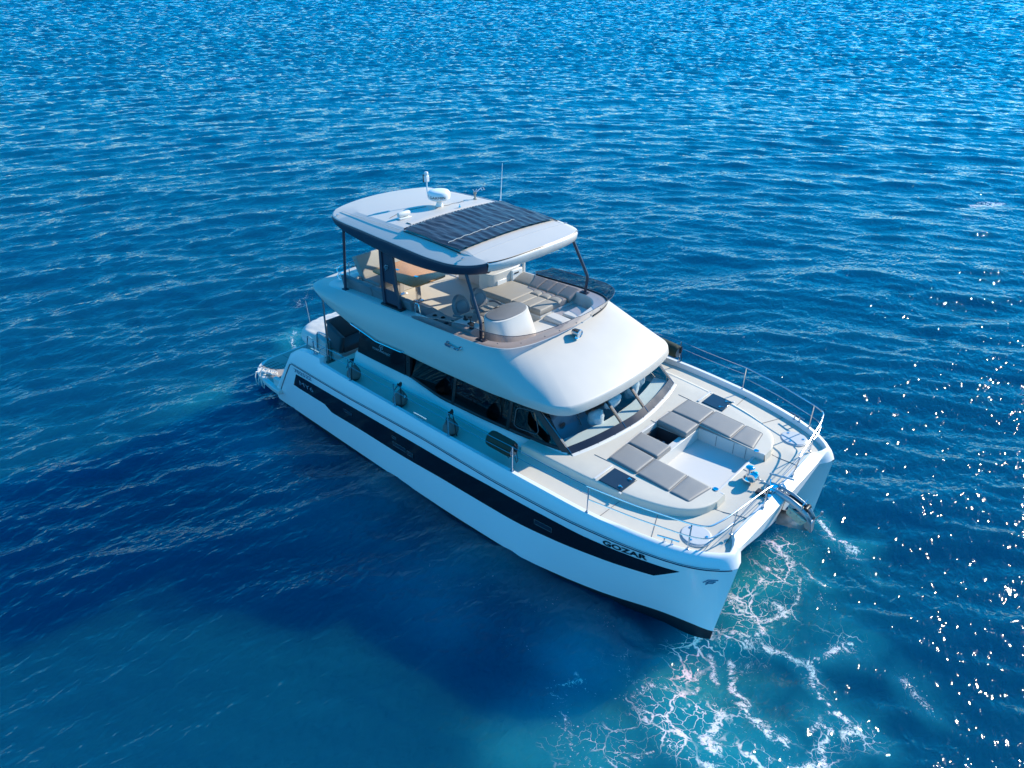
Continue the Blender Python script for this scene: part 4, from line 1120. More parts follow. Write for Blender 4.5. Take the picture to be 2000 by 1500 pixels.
# rolled shade cloth laced across the opening
def cloth_z(x, y):
    v = .008 * math.sin(y * 26 + 3.0 * mnoise.noise((x * 1.1, y * 2.2, .3)) + x * 2.5) + .012 * mnoise.noise((x * 2.2, y * 7.0, 1.7)) + .010 * mnoise.noise((x * 5, y * 16, 4.))
    e = min(1, (1.60 - abs(y)) / .12, (x + 2.93) / .1 + .2)
    return HT(x, y) + .052 + v * max(0, e) - .012 * math.sin(max(0, min(1, (x + 2.9) / 1.75)) * math.pi)
rows = []
for x in np.linspace(-2.91, -1.17, 40):
    hw = 1.60 - .05 * math.sin((x + 2.9) * 3) ** 2
    rows.append([(x + .02 * mnoise.noise((y_ * 5, 7, 0)) * (1 if x < -2.8 else 0), y_ * hw / 1.6, cloth_z(x, y_ * .985)) for y_ in np.linspace(-1.6, 1.6, 150)])
tp = MB().grid(rows).build('shade_cloth', M['tarp'], Y, angle=180)
MB().tube([(-1.62, y, cloth_z(-1.62, y) + .008) for y in np.linspace(-1.5, .6, 40)], .006, 4).build('cloth_cord', M['white_rope'], tp)
zig = [(-2.93 - (.05 if i % 2 else -.015), -1.5 + 3.0 * i / 60, HT(-2.95, -1.5 + 3.0 * i / 60) + .035) for i in range(61)]
MB().tube(zig, .009, 4).build('lacing', M['white_rope'], tp)
MB().tube([(-2.99, y, HT(-2.99, y) + .02) for y in np.linspace(-1.55, 1.55, 20)], .016, 6).build('lacing_rail', M['black'], tp)
for s in (-1, 1):
    MB().tube([(x, s*1.60, HT(x, 1.6) + .01) for x in np.linspace(-2.95, -1.15, 14)], .014, 5).build('cloth_track', M['black'], tp)
# posts
for s in (-1, 1):
    MB().tube(rounded([(-.39, s*1.815, 3.62), (-.35, s*1.845, 4.07), (-.87, s*1.75, 5.06)], .08, 4), .036, 10).build('hardtop_post', M['navy'], Y)
    MB().box((-.39, s*1.80, 3.665), (.22, .14, .03)).build('post_foot', M['navy'], Y, bevel=.008)
    MB().tube([(-5.10, s*1.855, 3.55), (-5.06, s*1.72, 5.2)], .034, 10).build('hardtop_post', M['navy'], Y)
    MB().box((-5.10, s*1.85, 3.565), (.16, .12, .03)).build('post_foot', M['navy'], Y, bevel=.008)
    fm = MB()
    l1 = [(-3.50, s*1.86, 3.62), (-3.56, s*1.84, 4.05), (-3.63, s*1.76, 5.06)]; l2 = [(-2.96, s*1.86, 3.62), (-3.10, s*1.84, 4.10), (-3.25, s*1.76, 5.06)]
    for l in (l1, l2):
        rr_ = []
        for p in rounded(l, .1, 3):
            rr_.append([(p[0]-.045, p[1]-.035, p[2]), (p[0]+.045, p[1]-.035, p[2]), (p[0]+.045, p[1]+.035, p[2]), (p[0]-.045, p[1]+.035, p[2])])
        fm.loft(rr_)
    fmo = fm.build('hardtop_frame', M['navy'], Y, bevel=.006)
    MB().hexa([(-3.55, s*1.825, 4.17), (-3.17, s*1.825, 4.17), (-3.17, s*1.80, 4.17), (-3.55, s*1.80, 4.17)], [(-3.60, s*1.775, 4.90), (-3.25, s*1.775, 4.90), (-3.25, s*1.75, 4.90), (-3.60, s*1.75, 4.90)]).build('frame_panel', M['navy'], fmo)
    MB().hexa([(-3.46, s*1.865, 3.68), (-3.02, s*1.865, 3.68), (-3.02, s*1.84, 3.68), (-3.46, s*1.84, 3.68)], [(-3.52, s*1.845, 4.0), (-3.12, s*1.845, 4.0), (-3.12, s*1.82, 4.0), (-3.52, s*1.82, 4.0)]).build('frame_panel', M['navy'], fmo)
    MB().box((-3.22, s*1.86, 3.635), (.72, .17, .04)).build('frame_foot', M['black'], fmo, bevel=.008)
def fp(u, v): return (-3.47 + u * .75 + v * .1, -1.80 - .055 * (1 - (v + .37) / .73) - .004, 4.52 + v * 1.4)
emblem(fp, 'frame_emblem', M['silver'], .30)

# radar dome with lettering, mast light, vent, aerials
z0 = HT(-3.69, .17)
rd = MB().lathe([(.10,-.01),(.09,.02),(.065,.10),(.07,.14),(.20,.155),(.265,.19),(.275,.26),(.268,.34),(.235,.375),(.10,.39),(0,.392)], (-3.69, .17, z0), 36).build('radar_dome', M['white_plastic'], Y, angle=45)
text_mb('GARMIN', .085, lambda u, v: (-3.69 + .279 * math.cos(-.95 + (u - .19) / .275 ), .17 + .279 * math.sin(-.95 + (u - .19) / .275), z0 + .225 + v), width=.40).build('radar_lettering', M['ink'], rd, fix=False)
MB().add([(-3.69 + .279 * math.cos(a), .17 + .279 * math.sin(a), z0 + .26 + b) for a, b in [(-2.05 + .10 * math.cos(q), .035 * math.sin(q)) for q in np.linspace(0, 6.0, 12)]], [tuple(range(12))]).build('radar_mark', M['blue_ink'], rd, fix=False)
MB().tube(smooth_path([(-3.93,.10,z0+.16), (-3.98,.07,z0+.24), (-3.99,.06,z0+.36), (-3.99,.06,z0+.62)], 12), .016, 8).build('light_mast', M['white_plastic'], Y)
MB().box((-3.985, .055, z0+.63), (.10, .10, .15)).lathe([(.045,.71-.63),(.05,.12),(.045,.17),(0,.175)], (-3.99,.06,z0+.62), 14).build('mast_light', M['white_plastic'], Y, bevel=.015)
MB().box((-4.04, .06, z0+.63), (.03, .12, .18)).build('light_bracket', M['black'], Y)
z1 = HT(-3.62, -1.02)
MB().box((-3.60, -1.04, z1+.012), (.16, .34, .02)).build('vent_base', M['white_plastic'], Y, bevel=.006)
MB().lathe([(0,-.17),(.05,-.165),(.062,-.12),(.062,.12),(.05,.165),(0,.17)], (-3.62, -1.02, z1+.09), 18, 'y').build('deck_speaker', M['cream'], Y)
for y in (-.1, .1): MB().tube([(-3.62, -1.02+y, z1+.09), (-3.60, -1.02+y, z1+.015)], .014, 6).build('speaker_leg', M['cream'], Y)
z2 = HT(-3.59, 1.3)
tv = MB().lathe([(.05,0),(.05,.02),(.022,.04),(.022,.13),(.04,.135),(.04,.18),(0,.19)], (-3.59, 1.3, z2), 12)
tv.build('aerial_base', pm('weathered aerial', (.34, .30, .24), .6), Y)
mb = MB()
for k in range(4):
    a = -.6 + k * .4
    mb.tube([(-3.59, 1.3, z2 + .16), (-3.59 + .14 * math.cos(a), 1.3 + .22 * math.sin(a * 1.6), z2 + .30), (-3.59 + .2 * math.cos(a), 1.3 + .2 * math.sin(a * 1.6), z2 + .24)], .006, 4)
mb.build('aerial_whisker', M['steel'], Y)
MB().tube([(-3.30, 1.93, HT(-3.3, 1.93)), (-3.30, 1.95, 5.55), (-3.32, 2.03, 6.29)], .013, 6, .005).build('whip_aerial', M['white_plastic'], Y)
MB().lathe([(.03,0),(.03,.06),(.016,.1)], (-3.30, 1.93, HT(-3.3, 1.93)-.01), 10).build('aerial_mount', M['steel'], Y)
MB().lathe([(.03,0),(.03,.03),(.015,.05),(.015,.08)], (-3.15, .33, HT(-3.15,.33)+.02), 10).build('pad_eye', M['steel'], Y)
MB().tube([(-3.6 + .02*math.sin(i*1.3), -.05 + .2*i*.35, HT(-3.6, -.05+.07*i) + .006) for i in range(15)], .006, 4).build('aerial_cable', M['seam'], Y)
MB().tube([(-3.88, -.1, HT(-3.88,-.1)+.006), (-3.98, -.5, HT(-3.98,-.5)+.006), (-3.95, -.95, HT(-3.95,-.95)+.006), (-3.85, -1.25, HT(-3.85,-1.25)+.006)], .007, 4).build('aerial_cable', M['seam'], Y)
# chrome horn light on the roof ahead of the helm
hz = 3.555
hr = MB().lathe([(.06,0),(.05,.03),(.035,.05),(.035,.08)], (.90, -.20, hz-.015), 16).build('roof_floodlight', M['chrome'], Y)
MB().lathe([(0,-.11),(.055,-.10),(.085,-.05),(.09,.06),(.095,.10),(.085,.11),(.08,.09),(0,.085)], (.90, -.20, hz+.13), 22, 'x').build('lamp_body', M['chrome'], hr)
# docking light bracket and grab rail on the starboard topsides
fl = MB()
for x in (-1.10, -.70):
    fl.lathe([(.05,0),(.05,.02),(.02,.035)], (x, -2.125, 3.465), 12, 'y').tube([(x, -2.12, 3.465), (x, -2.20, 3.47)], .022, 8)
fl.tube([(-1.10, -2.20, 3.47), (-.98, -2.205, 3.472), (-.70, -2.20, 3.46)], .013, 6).box((-1.0, -2.20, 3.475), (.16, .05, .045)).box((-.78, -2.20, 3.468), (.07, .04, .03))
fl.build('side_fitting', M['steel'], Y)
for s in (-1, 1):
    gr = [(-4.40, s*2.25, 2.97), (-4.38, s*2.32, 3.0), (-3.4, s*2.325, 2.83), (-2.48, s*2.32, 2.85), (-2.44, s*2.25, 2.86)]
    mb = MB().tube(rounded(gr, .04, 4), .016, 8)
    mb.tube([(-3.4, s*2.325, 2.83), (-3.4, s*2.24, 2.84)], .012, 6)
    mb.build('grab_rail', M['steel'], Y)
# guard rail round the aft end of the flybridge
for z, k in ((3.86, 1.), (3.70, .98)):
    MB().tube(rounded([(-5.25, -1.72, z), (-5.55, -1.74, z), (-5.86, -1.52, z), (-5.98, -.95, z), (-6.0, .9, z), (-5.9, 1.4, z), (-5.75, 1.62, z)], .3, 6), .014, 8).build('guard_rail', M['steel'], Y)
for x, y in ((-5.25,-1.72),(-5.95,-1.10),(-6.0,-.2),(-6.0,.8),(-5.75,1.62)):
    MB().tube([(x, y, 3.48), (x, y, 3.86)], .013, 6).lathe([(.03,0),(.03,.01),(.014,.014)], (x, y, 3.478), 8).build('guard_rail_post', M['steel'], Y)
# stair opening rails on the port side
for x in (-5.8, -4.75): MB().tube([(x, 1.62, 2.98), (x, 1.62, 3.72)], .014, 6).build('guard_rail_post', M['steel'], Y)
for z in (3.38, 3.72): MB().tube([(-5.8, 1.62, z), (-4.75, 1.62, z)], .012, 6).build('guard_rail', M['steel'], Y)
MB().tube(rounded([(-2.62,-1.70,3.60),(-2.62,-1.70,3.84),(-2.50,-1.70,3.86),(-2.44,-1.70,3.62)], .06, 4), .016, 8).build('grab_handle', M['chrome'], Y)

# ---------------------------------------------------------------- pulpit, stanchions, lifelines
for s in (-1, 1):
    A, B = (3.44, 3.05), (5.235, 2.578)
    top = rounded([(3.40, s*3.05, 2.462), (4.3, s*2.885, 2.42), (5.24, s*2.60, 2.36), (5.50, s*2.46, 2.35), (5.60, s*2.05, 2.345), (5.64, s*1.72, 2.34), (5.74, s*.75, 2.31), (5.765, s*.62, 2.30)], .28, 6)
    MB().tube(top, .0155, 8).build('pulpit_rail', M['steel'], Y)
    mid = rounded([(3.44, s*3.05, 2.19), (4.3, s*2.885, 2.15), (5.24, s*2.60, 2.09), (5.52, s*2.44, 2.08), (5.60, s*2.05, 2.075), (5.62, s*1.72, 2.07)], .28, 6)
    MB().tube(mid, .012, 8).build('pulpit_rail', M['steel'], Y)
    MB().tube([(5.62, s*1.72, 2.07), (5.70, s*.68, 2.30)], .007, 6).build('pulpit_wire', M['steel'], Y)
    MB().tube([(5.60, s*1.72, 1.95), (5.72, s*.68, 2.10)], .005, 6).build('pulpit_wire', M['steel'], Y)
    for x, y, z0, z1, x1, y1 in ((3.44,3.05,1.89,2.46,3.45,3.05), (5.235,2.578,1.79,2.36,5.245,2.59), (5.60,1.73,1.79,2.34,5.635,1.73), (5.70,.66,1.80,2.315,5.745,.69)):
        MB().tube([(x, s*y, z0), (x1, s*y1, z1)], .0135, 8).lathe([(.035,0),(.035,.012),(.02,.02),(.016,.05)], (x, s*y, z0), 12).build('stanchion', M['steel'], Y)
    xs = [1.68, -.11, -1.83, -3.47, -5.06]
    tops = [(3.44, 3.05, 2.46)]
    for x in xs:
        zb_ = float(ZG(x)) + (.10 if x < -4.7 else 0); y = 3.115 if x > -4.7 else 3.0
        h = .56 if x > -4 else .34
        MB().tube([(x, s*y, zb_), (x, s*y, zb_ + h)], .0135, 8).lathe([(.04,0),(.04,.012),(.02,.02),(.018,.06)], (x, s*y, zb_), 12).build('stanchion', M['steel'], Y)
        tops.append((x, y, zb_ + h))
    for q in (0., .30):
        pts = []
        for (xa, ya, za), (xb, yb, zb2) in zip(tops[:-1], tops[1:]):
            for t in np.linspace(0, 1, 6)[:-1]:
                pts.append((xa + (xb-xa)*t, s*(ya + (yb-ya)*t), za + (zb2-za)*t - q * (.56 if xa > -4 else .34)*1.05 - .012 * math.sin(t*math.pi)))
        pts.append((tops[-1][0], s*tops[-1][1], tops[-1][2] - q * .35))
        MB().tube(pts, .0065 if q == 0 else .0055, 5).build('lifeline', M['steel'], Y)
    # stern gate rails
    MB().tube(rounded([(-5.06, s*3.0, 2.60), (-5.3, s*2.98, 2.62), (-5.42, s*2.98, 2.2)], .08, 4), .014, 8).build('stern_rail', M['steel'], Y)
    MB().tube([(-6.05, s*2.0, 1.2), (-5.98, s*2.0, 3.12)], .026, 10).build('awning_pole', M['steel'], Y)
    MB().tube(rounded([(-5.95, s*1.95, 1.9), (-6.1, s*1.95, 2.02), (-6.55, s*1.95, 1.98), (-6.7, s*1.95, 1.2)], .12, 5), .016, 8).build('stern_rail', M['steel'], Y)
    MB().tube(rounded([(-6.2, s*2.0, 1.62), (-6.2, s*2.75, 1.62), (-5.6, s*2.78, 1.62)], .1, 4), .013, 8).build('gate_rail', M['steel'], Y)
    MB().tube(rounded([(-6.2, s*2.0, 1.32), (-6.2, s*2.75, 1.32), (-5.6, s*2.78, 1.32)], .1, 4), .013, 8).build('gate_rail', M['steel'], Y)

# ---------------------------------------------------------------- bow gear: windlass, roller channel, chain
zd = 1.775
wl = MB().lathe([(.12,0),(.12,.02),(.10,.05),(.075,.08),(.075,.10)], (5.10, .0, zd), 24).build('windlass', M['chrome'], Y)
MB().lathe([(.05,0),(.055,.04),(.04,.08),(.05,.12),(.085,.15),(.09,.17),(.05,.20),(0,.205)], (5.04, .13, zd + .02), 22).build('capstan', M['chrome'], wl)
MB().lathe([(.0,-.10),(.085,-.09),(.10,-.03),(.075,0),(.10,.03),(.085,.09),(0,.10)], (5.19, -.03, zd + .12), 20, 'y').build('gypsy', M['chrome'], wl)
mb = MB()
for i in range(15):      # anchor chain links
    t = i / 14
    c = Vector((5.26 + .62 * t, -.02, zd + .10 - .05 * t + .015 * math.sin(t * 9)))
    a = (i % 2) * math.pi / 2
    ring = [c + Vector((.034 * math.cos(q), .018 * math.sin(q) * math.cos(a), .018 * math.sin(q) * math.sin(a))) for q in np.linspace(0, 2*math.pi, 11)]
    mb.tube(ring, .0075, 5)
ch = mb.build('anchor_chain', M['galv'], Y)
rows = []
for x, z in ((5.50, 1.84), (5.75, 1.845), (6.0, 1.80), (6.2, 1.72), (6.36, 1.62), (6.45, 1.50)):
    rows.append([(x - .02, y, z + dz) for y, dz in ((-.085, .03), (-.085, -.10), (.085, -.10), (.085, .03))])
MB().grid(rows).build('anchor_roller_channel', M['channel'], Y, solid=.014)
for q in (0, .2): MB().tube([(5.765, y, 2.285 - q - .02 * (1 - (y/.6)**2)) for y in np.linspace(-.66, .66, 9)], .005, 5).build('pulpit_wire', M['steel'], Y)
MB().grid([[(x, y, z) for y in (-.075, .075)] for x, z in ((5.55, 1.80), (5.75, 1.81), (6.0, 1.765), (6.2, 1.69), (6.30, 1.63))]).build('roller_floor', M['black'], Y)
MB().lathe([(.0,-.08),(.05,-.08),(.035,0),(.05,.08),(0,.08)], (6.28, 0, 1.70), 16, 'y').build('bow_roller', M['black'], Y)
MB().tube([(6.22, -.10, 1.80), (6.22, -.10, 1.68)], .014, 6).tube([(6.22, -.1, 1.80), (6.22, .1, 1.80)], .010, 6).build('roller_pin', M['chrome'], Y)
mb = MB().box((5.60, -.02, 1.84), (.12, .26, .05)).tube([(5.45, .18, 1.85), (5.62, -.20, 1.86)], .018, 8).tube([(5.5, -.25, 1.80), (5.68, -.34, 1.82)], .02, 8).lathe([(.03,0),(.03,.06),(.05,.08),(0,.09)], (5.66, -.35, 1.79), 12)
mb.build('chain_stopper', M['chrome'], Y)
MB().box((5.47, -.26, 1.80), (.18, .16, .05)).build('chain_pipe_lid', M['black'], Y, bevel=.02)
MB().tube([(5.36, .34, 1.86), (5.82, .42, 1.885)], .022, 8).build('boat_hook_tube', M['lid'], Y)

# ---------------------------------------------------------------- stern: platform, steps, cockpit
half = smooth_path([(-6.9,3.20),(-7.4,3.17),(-7.9,3.10),(-8.35,2.98),(-8.68,2.74),(-8.86,2.40),(-8.90,1.6),(-8.92,0)], 30)
outl = [(x, -y) for x, y in half] + [(x, y) for x, y in half[::-1]][1:]
MB().prism(outl, .36, .49).build('swim_platform', M['gel_sun_toned'], Y, bevel=.025, seg=3)
inn = [(-7.2 + (x + 7.2) * .95, y * .955) for x, y in outl]
inn = [(max(-8.80, x), y) for x, y in inn]
sole = MB().prism(inn, .488, .497).build('platform_sole', pm('taupe platform sole', (.36, .31, .27), .65, var=.1), Y)
mb = MB()
for r_i in range(4):
    for k in range(7):
        mb.box((-8.55 + .17 * r_i + .0 * k, -2.78 + .075 * k + .05 * r_i, .499), (.085, .022, .004), (0, 0, .25))
mb.build('grate_slots', M['black'], sole)
for y in (-1.9, -.6, .7): MB().box((-8.05, y, .499), (1.35, .02, .004)).build('platform_seam', M['seam'], sole)
MB().box((-8.2, -2.2, .499), (.02, 1.3, .004)).build('platform_seam', M['seam'], sole)
for s in (-1, 1):
    for k in range(3):
        MB().box((-7.0 + .32 * k, s*2.48, .62 + .2 * k), (.36, .92, .26)).build('stern_step', M['sole'], Y, bevel=.01)
    MB().box((-7.16, s*3.0, .60), (.34, .12, .24)).build('step_cheek', M['gel_sun_toned'], Y, bevel=.02)
MB().box((-5.15, 0, 1.10), (2.4, 5.7, .06)).build('cockpit_sole', M['sole'], Y)
MB().box((-6.72, 0, .98), (.20, 3.9, .98)).build('transom', M['gel_sun_toned'], Y, bevel=.03, seg=3)
for s in (-1, 1): MB().hexa([(-6.85, s*1.92, .5), (-6.35, s*1.92, .5), (-6.35, s*1.76, .5), (-6.85, s*1.76, .5)], [(-6.75, s*1.92, 1.82), (-6.25, s*1.92, 1.7), (-6.25, s*1.76, 1.7), (-6.75, s*1.76, 1.82)]).build('transom_cheek', M['gel_sun_toned'], Y, bevel=.03, seg=3)
MB().hexa([(-6.64,-1.75,1.13),(-5.85,-1.75,1.13),(-5.85,1.75,1.13),(-6.64,1.75,1.13)], [(-6.64,-1.75,1.44),(-5.82,-1.75,1.44),(-5.82,1.75,1.44),(-6.64,1.75,1.44)]).build('sofa_plinth', M['cream'], Y, bevel=.02)
for s in (-1, 1): MB().box((-5.26, s*2.87, 1.50), (1.18, .05, .9)).build('cockpit_side', M['gel_sun_toned'], Y)
for s in (-1, 1): MB().box((-4.70, s*2.3, 1.55), (.06, 1.1, .85)).build('side_deck_step', M['sole'] if s < 0 else M['gel_sun_toned'], Y)

# ---------------------------------------------------------------- loose things on board
def pad(corners, th, r=.035, puff=.012, n=12, m=10, wr=0.):
    """upholstered cushion: corners = four top corners in order, thickness downwards"""
    mb = MB(); c = [Vector(p) for p in corners]
    lu = ((c[1]-c[0]).length + (c[2]-c[3]).length) / 2; lv = ((c[3]-c[0]).length + (c[2]-c[1]).length) / 2
    nrm = (c[1]-c[0]).cross(c[3]-c[0]).normalized()
    if nrm.z < 0: nrm = -nrm
    def ts(L, n):
        a = [0, .3*r/L, .9*r/L]; a += list(np.linspace(1.8*r/L, 1-1.8*r/L, n-5)); return [float(q) for q in a + [1-.9*r/L, 1-.3*r/L, 1]]
    U, V_ = ts(lu, n), ts(lv, m)
    rows = []
    for u in U:
        row = []
        for v in V_:
            p = (c[0]*(1-u)+c[1]*u)*(1-v) + (c[3]*(1-u)+c[2]*u)*v
            du = min(u, 1-u)*lu; dv = min(v, 1-v)*lv
            k = 0
            for d in (du, dv):
                if d < r: k += r - math.sqrt(max(0, r*r - (r-d)**2))
            h = -min(k, r) + puff * (16*u*(1-u)*v*(1-v))**.6
            if wr: h += wr * mnoise.noise((p.x*6, p.y*16, 3)) * (16*u*(1-u)*v*(1-v))
            row.append(p + nrm*h)
        rows.append(row)
    mb.grid(rows)
    nu, nv = len(U), len(V_)
    ring = [rows[i][0] for i in range(nu)] + [rows[-1][j] for j in range(1, nv)] + [rows[i][-1] for i in range(nu-2, -1, -1)] + [rows[0][j] for j in range(nv-2, 0, -1)]
    ctr = sum(ring, Vector()) / len(ring)
    low = [p - nrm*max(.005, th-r) - (p-ctr).normalized()*0 for p in ring]
    low2 = [p - nrm*.014 - (p-ctr).normalized()*.014 for p in low]
    belly = [a.lerp(b, .5) + (a-ctr).normalized()*.006 for a, b in zip(ring, low)]
    mb.loft([ring, belly, low, low2], closed=True, cap=False)
    mb.add(low2, [tuple(range(len(low2)))])
    b_ = mb
    return b_, ctr - nrm*th
def weld(o, d=.0005):
    b = bmesh.new(); b.from_mesh(o.data); bmesh.ops.remove_doubles(b, verts=b.verts, dist=d)
    bmesh.ops.recalc_face_normals(b, faces=b.faces); b.to_mesh(o.data); b.free()
    o.data.polygons.foreach_set('use_smooth', [True]*len(o.data.polygons)); o.data.set_sharp_from_angle(angle=R(45))
    return o
def cushion(name, corners, th, mat, label, cat='cushion', group=None, parent=None, piping=True, **kw):
    mb, base = pad(corners, th, **kw)
    o = weld(mb.build(name, mat, parent, angle=45, origin=tuple(base)))
    if parent is None: tag(o, label, cat, group)
    if piping:
        c = [Vector(p) for p in corners]; ctr = sum(c, Vector()) / 4
        pts = rounded([tuple(p.lerp(ctr, .012) - Vector((0, 0, .009))) for p in c + c[:2]], .05, 4)
        MB().tube(pts[3:-3], .007, 5).build('piping', M['vinyl2'], o)
    return o
# bow lounge cushions (top z falls towards the bow)
zc = lambda x: 2.035 - .062 * (x - 2.8) if x < 3.6 else 1.985 - .075 * (x - 3.52)
G = 'grey cushions of the bow lounge'
def q4(s, xs_in, xs_out, y_in, y_out_):
    a, b = xs_in; c, d = xs_out
    return [(a, s*y_in[0], zc(a)), (b, s*y_in[1], zc(b)), (d, s*y_out_[1], zc(d)), (c, s*y_out_[0], zc(c))]
side_name = {-1: ('smoked hatch with raised handles nearest the camera', 'near'), 1: ('far smoked hatch beside the far rail', 'far')}
for s in (-1, 1):
    nm = 'near row of the bow lounge, beside the round lid behind the boat name' if s < 0 else 'far row of the bow lounge'
    cushion('lounge_cushion', q4(s, (2.82, 3.50), (2.84, 3.50), (.86, .88), (1.54, 1.555)), .13, M['vinyl'], 'grey lounge cushion next to the windscreen end of the %s row, along its outer side' % side_name[s][1], group=G, wr=.014)
    cushion('lounge_cushion', q4(s, (3.52, 4.235), (3.52, 4.235), (.88, .868), (1.56, 1.565)), .13, M['vinyl'], 'middle grey lounge cushion of the three in the %s row' % side_name[s][1], group=G, wr=.014)
    cushion('lounge_cushion', q4(s, (4.25, 4.76), (4.25, 4.655), (.868, .87), (1.565, 1.555)), .13, M['vinyl'], 'grey lounge cushion at the bow end of the %s row, beside the chrome cup holder' % side_name[s][1], group=G, wr=.014)
    cushion('lounge_cushion', q4(s, (2.80, 3.52), (2.82, 3.52), (.305, .30), (.835, .83)), .13, M['vinyl'], 'grey seat cushion on the bench, %s side of the open dark locker' % side_name[s][1], group=G, wr=.010)

# fenders
def fender_parts(root, z_top):
    """teardrop fender hanging point down-side heavy; local origin at its bottom"""
    MB().lathe([(0,0),(.075,.006),(.135,.04),(.178,.11),(.185,.17),(.168,.24),(.125,.31),(.07,.37),(.035,.41),(0,.42)], (0, 0, 0), 24).build('body', M['fender'], root, local=True)
    MB().lathe([(0,-.003),(.077,.003),(.139,.04),(.161,.075),(.160,.08),(.134,.045),(.07,.01),(0,.004)], (0, 0, 0), 24).build('base_cap', M['black'], root, local=True)
def knot(mb, x, y, z, n=4, r=.010, seed=0):
    rg = random.Random(seed)
    for i in range(n):
        a = rg.uniform(0, 6.28)
        mb.tube([(x + .022*math.cos(q+a), y + .028*math.sin(q+a), z - .02 + .014*i + .012*math.sin(2*q)) for q in np.linspace(0, 6.6, 12)], r, 5)
    return mb
labels = ['grey teardrop fender nearest the stern, hung on the rail beside the black side panel',
          'grey teardrop fender with a white eyelet, second from the stern along the near rail',
          'grey teardrop fender with a red line, hung just ahead of the mid deck cleat']
fx = [(-3.62, -2.93, 1.97), (-1.90, -2.93, 1.93), (-.22, -2.93, 1.885)]
stx = [-3.47, -1.83, -.11]
proto = None
for i, ((x, y, z), sx) in enumerate(zip(fx, stx)):
    if proto is None:
        proto = empty('fender', (0, 0, 0), labels[0], 'fender', 'fenders tied along the near rail')
        fender_parts(proto, 0)
        mb = MB()
        zt = .62
        knot(mb, .10, -.18, zt, 5, .014, 3); knot(mb, .04, -.17, zt - .03, 4, .013, 5)
        mb.tube([(0,0,.43),(.02,-.08,.52),(.06,-.16,.60)], .010, 5)
        mb.tube([(.10,-.18,.62),(.13,-.2,.40),(.14,-.19,.12),(.15,-.185,.04)], .014, 5)
        mb.tube([(.04,-.17,.60),(-.05,-.19,.46),(-.06,-.2,.34)], .012, 5)
        mb.build('lanyard', M['rope'], proto, local=True)
        o = proto
    else:
        o = proto.copy(); COL.objects.link(o)
        for ch_ in proto.children:
            c_ = ch_.copy(); COL.objects.link(c_); c_.parent = o
    o.location = (x, y, z); o.rotation_euler = (R(-9), R(7 - 6*i), R(20*i)); o.scale = (.92, .92, .95)
    o['label'] = labels[i]
    if i == 1: MB().lathe([(.035,0),(.03,.008),(.014,.01)], (.15, -.05, .28), 12, 'x').build('eyelet', M['white_plastic'], o, local=True)
    if i == 2: MB().tube([(-.16,.0,.10),(-.22,-.03,.08),(-.27,-.02,.10),(-.34,-.04,.09)], .008, 5).build('red_line', M['red'], o, local=True)
def long_fender(loc, rz, label):
    o = empty('long_fender', loc, label, 'fender', 'dark green fenders')
    MB().lathe([(0,-.36),(.10,-.35),(.155,-.31),(.168,-.24),(.168,.20),(.155,.27),(.11,.31),(.05,.33),(0,.335)], (0, 0, 0), 26, 'x').build('body', M['green'], o, local=True)
    mb = MB().lathe([(.12,.295),(.13,.31),(.06,.345),(0,.345)], (0, 0, 0), 20, 'x')
    mb.build('end_cap', M['vinyl2'], o, local=True)
    mb = MB(); knot(mb, .34, .0, .12, 5, .013, 9); knot(mb, .36, -.02, .06, 4, .012, 2)
    mb.tube([(.36,0,.05),(.42,-.05,-.02),(.46,-.06,-.12),(.43,-.06,-.2),(.38,-.06,-.08)], .009, 5)
    mb.tube([(.30,-.02,.12),(.22,-.1,.06),(.2,-.13,-.06),(.28,-.13,-.12),(.32,-.06,.06)], .009, 5)
    mb.build('lanyard', M['rope'], o, local=True)
    o.rotation_euler = (0, R(4), rz)
    return o
long_fender((1.24, -2.92, 2.31), R(2), 'dark green cylindrical fender lying along the near rail ahead of the grey ones')
long_fender((1.42, 2.98, 2.33), R(-4), 'dark green cylindrical fender on the far rail, half hidden by the white roof')

# sun lounge on the flybridge
G = 'taupe sun lounge cushions on the flybridge'
zt = 3.56
MB().box((-1.60, 1.14, 3.2), (1.95, 1.48, .44)).build('sun_lounge_plinth', M['cream'], Y, bevel=.04, seg=3)
def slope(y): return zt + max(0, (y - 1.42)) * .30
def lounge(x0, x1, y0, y1, label, th=.13, mat='taupe', **kw):
    cushion('sun_lounge_pad', [(x0, y0, slope(y0)), (x1, y0, slope(y0)), (x1, y1, slope(y1)), (x0, y1, slope(y1))], th, M[mat], label, group=G, r=.03, piping=False, **kw)
lounge(-2.58, -1.55, .40, 1.42, 'large taupe sun lounge pad next to the white bar cabinet, the biggest of the lounge')
for i, (x0, x1) in enumerate(((-1.54, -1.26), (-1.25, -.96), (-.95, -.62))):
    wh_ = ('beside the large pad', 'middle of three', 'nearest the bow, crossed by a post shadow')[i]
    lounge(x0, x1, .40, 1.06, 'long narrow taupe sun lounge pad, %s' % wh_)
    lounge(x0, x1, 1.07, 1.40, 'small square taupe headrest pad, %s' % wh_.replace(', crossed by a post shadow', ''), puff=.03)
for i, (x0, x1) in enumerate(((-2.60, -1.62), (-1.60, -1.28), (-1.27, -.96), (-.95, -.58))):
    wh_ = ('the longest, next to the fridge door', 'second from the stern', 'third from the stern', 'nearest the bow beside the post')[i]
    lounge(x0, x1, 1.43, 1.86, 'mauve taupe backrest pad under the smoked screen, %s' % wh_, puff=.02)

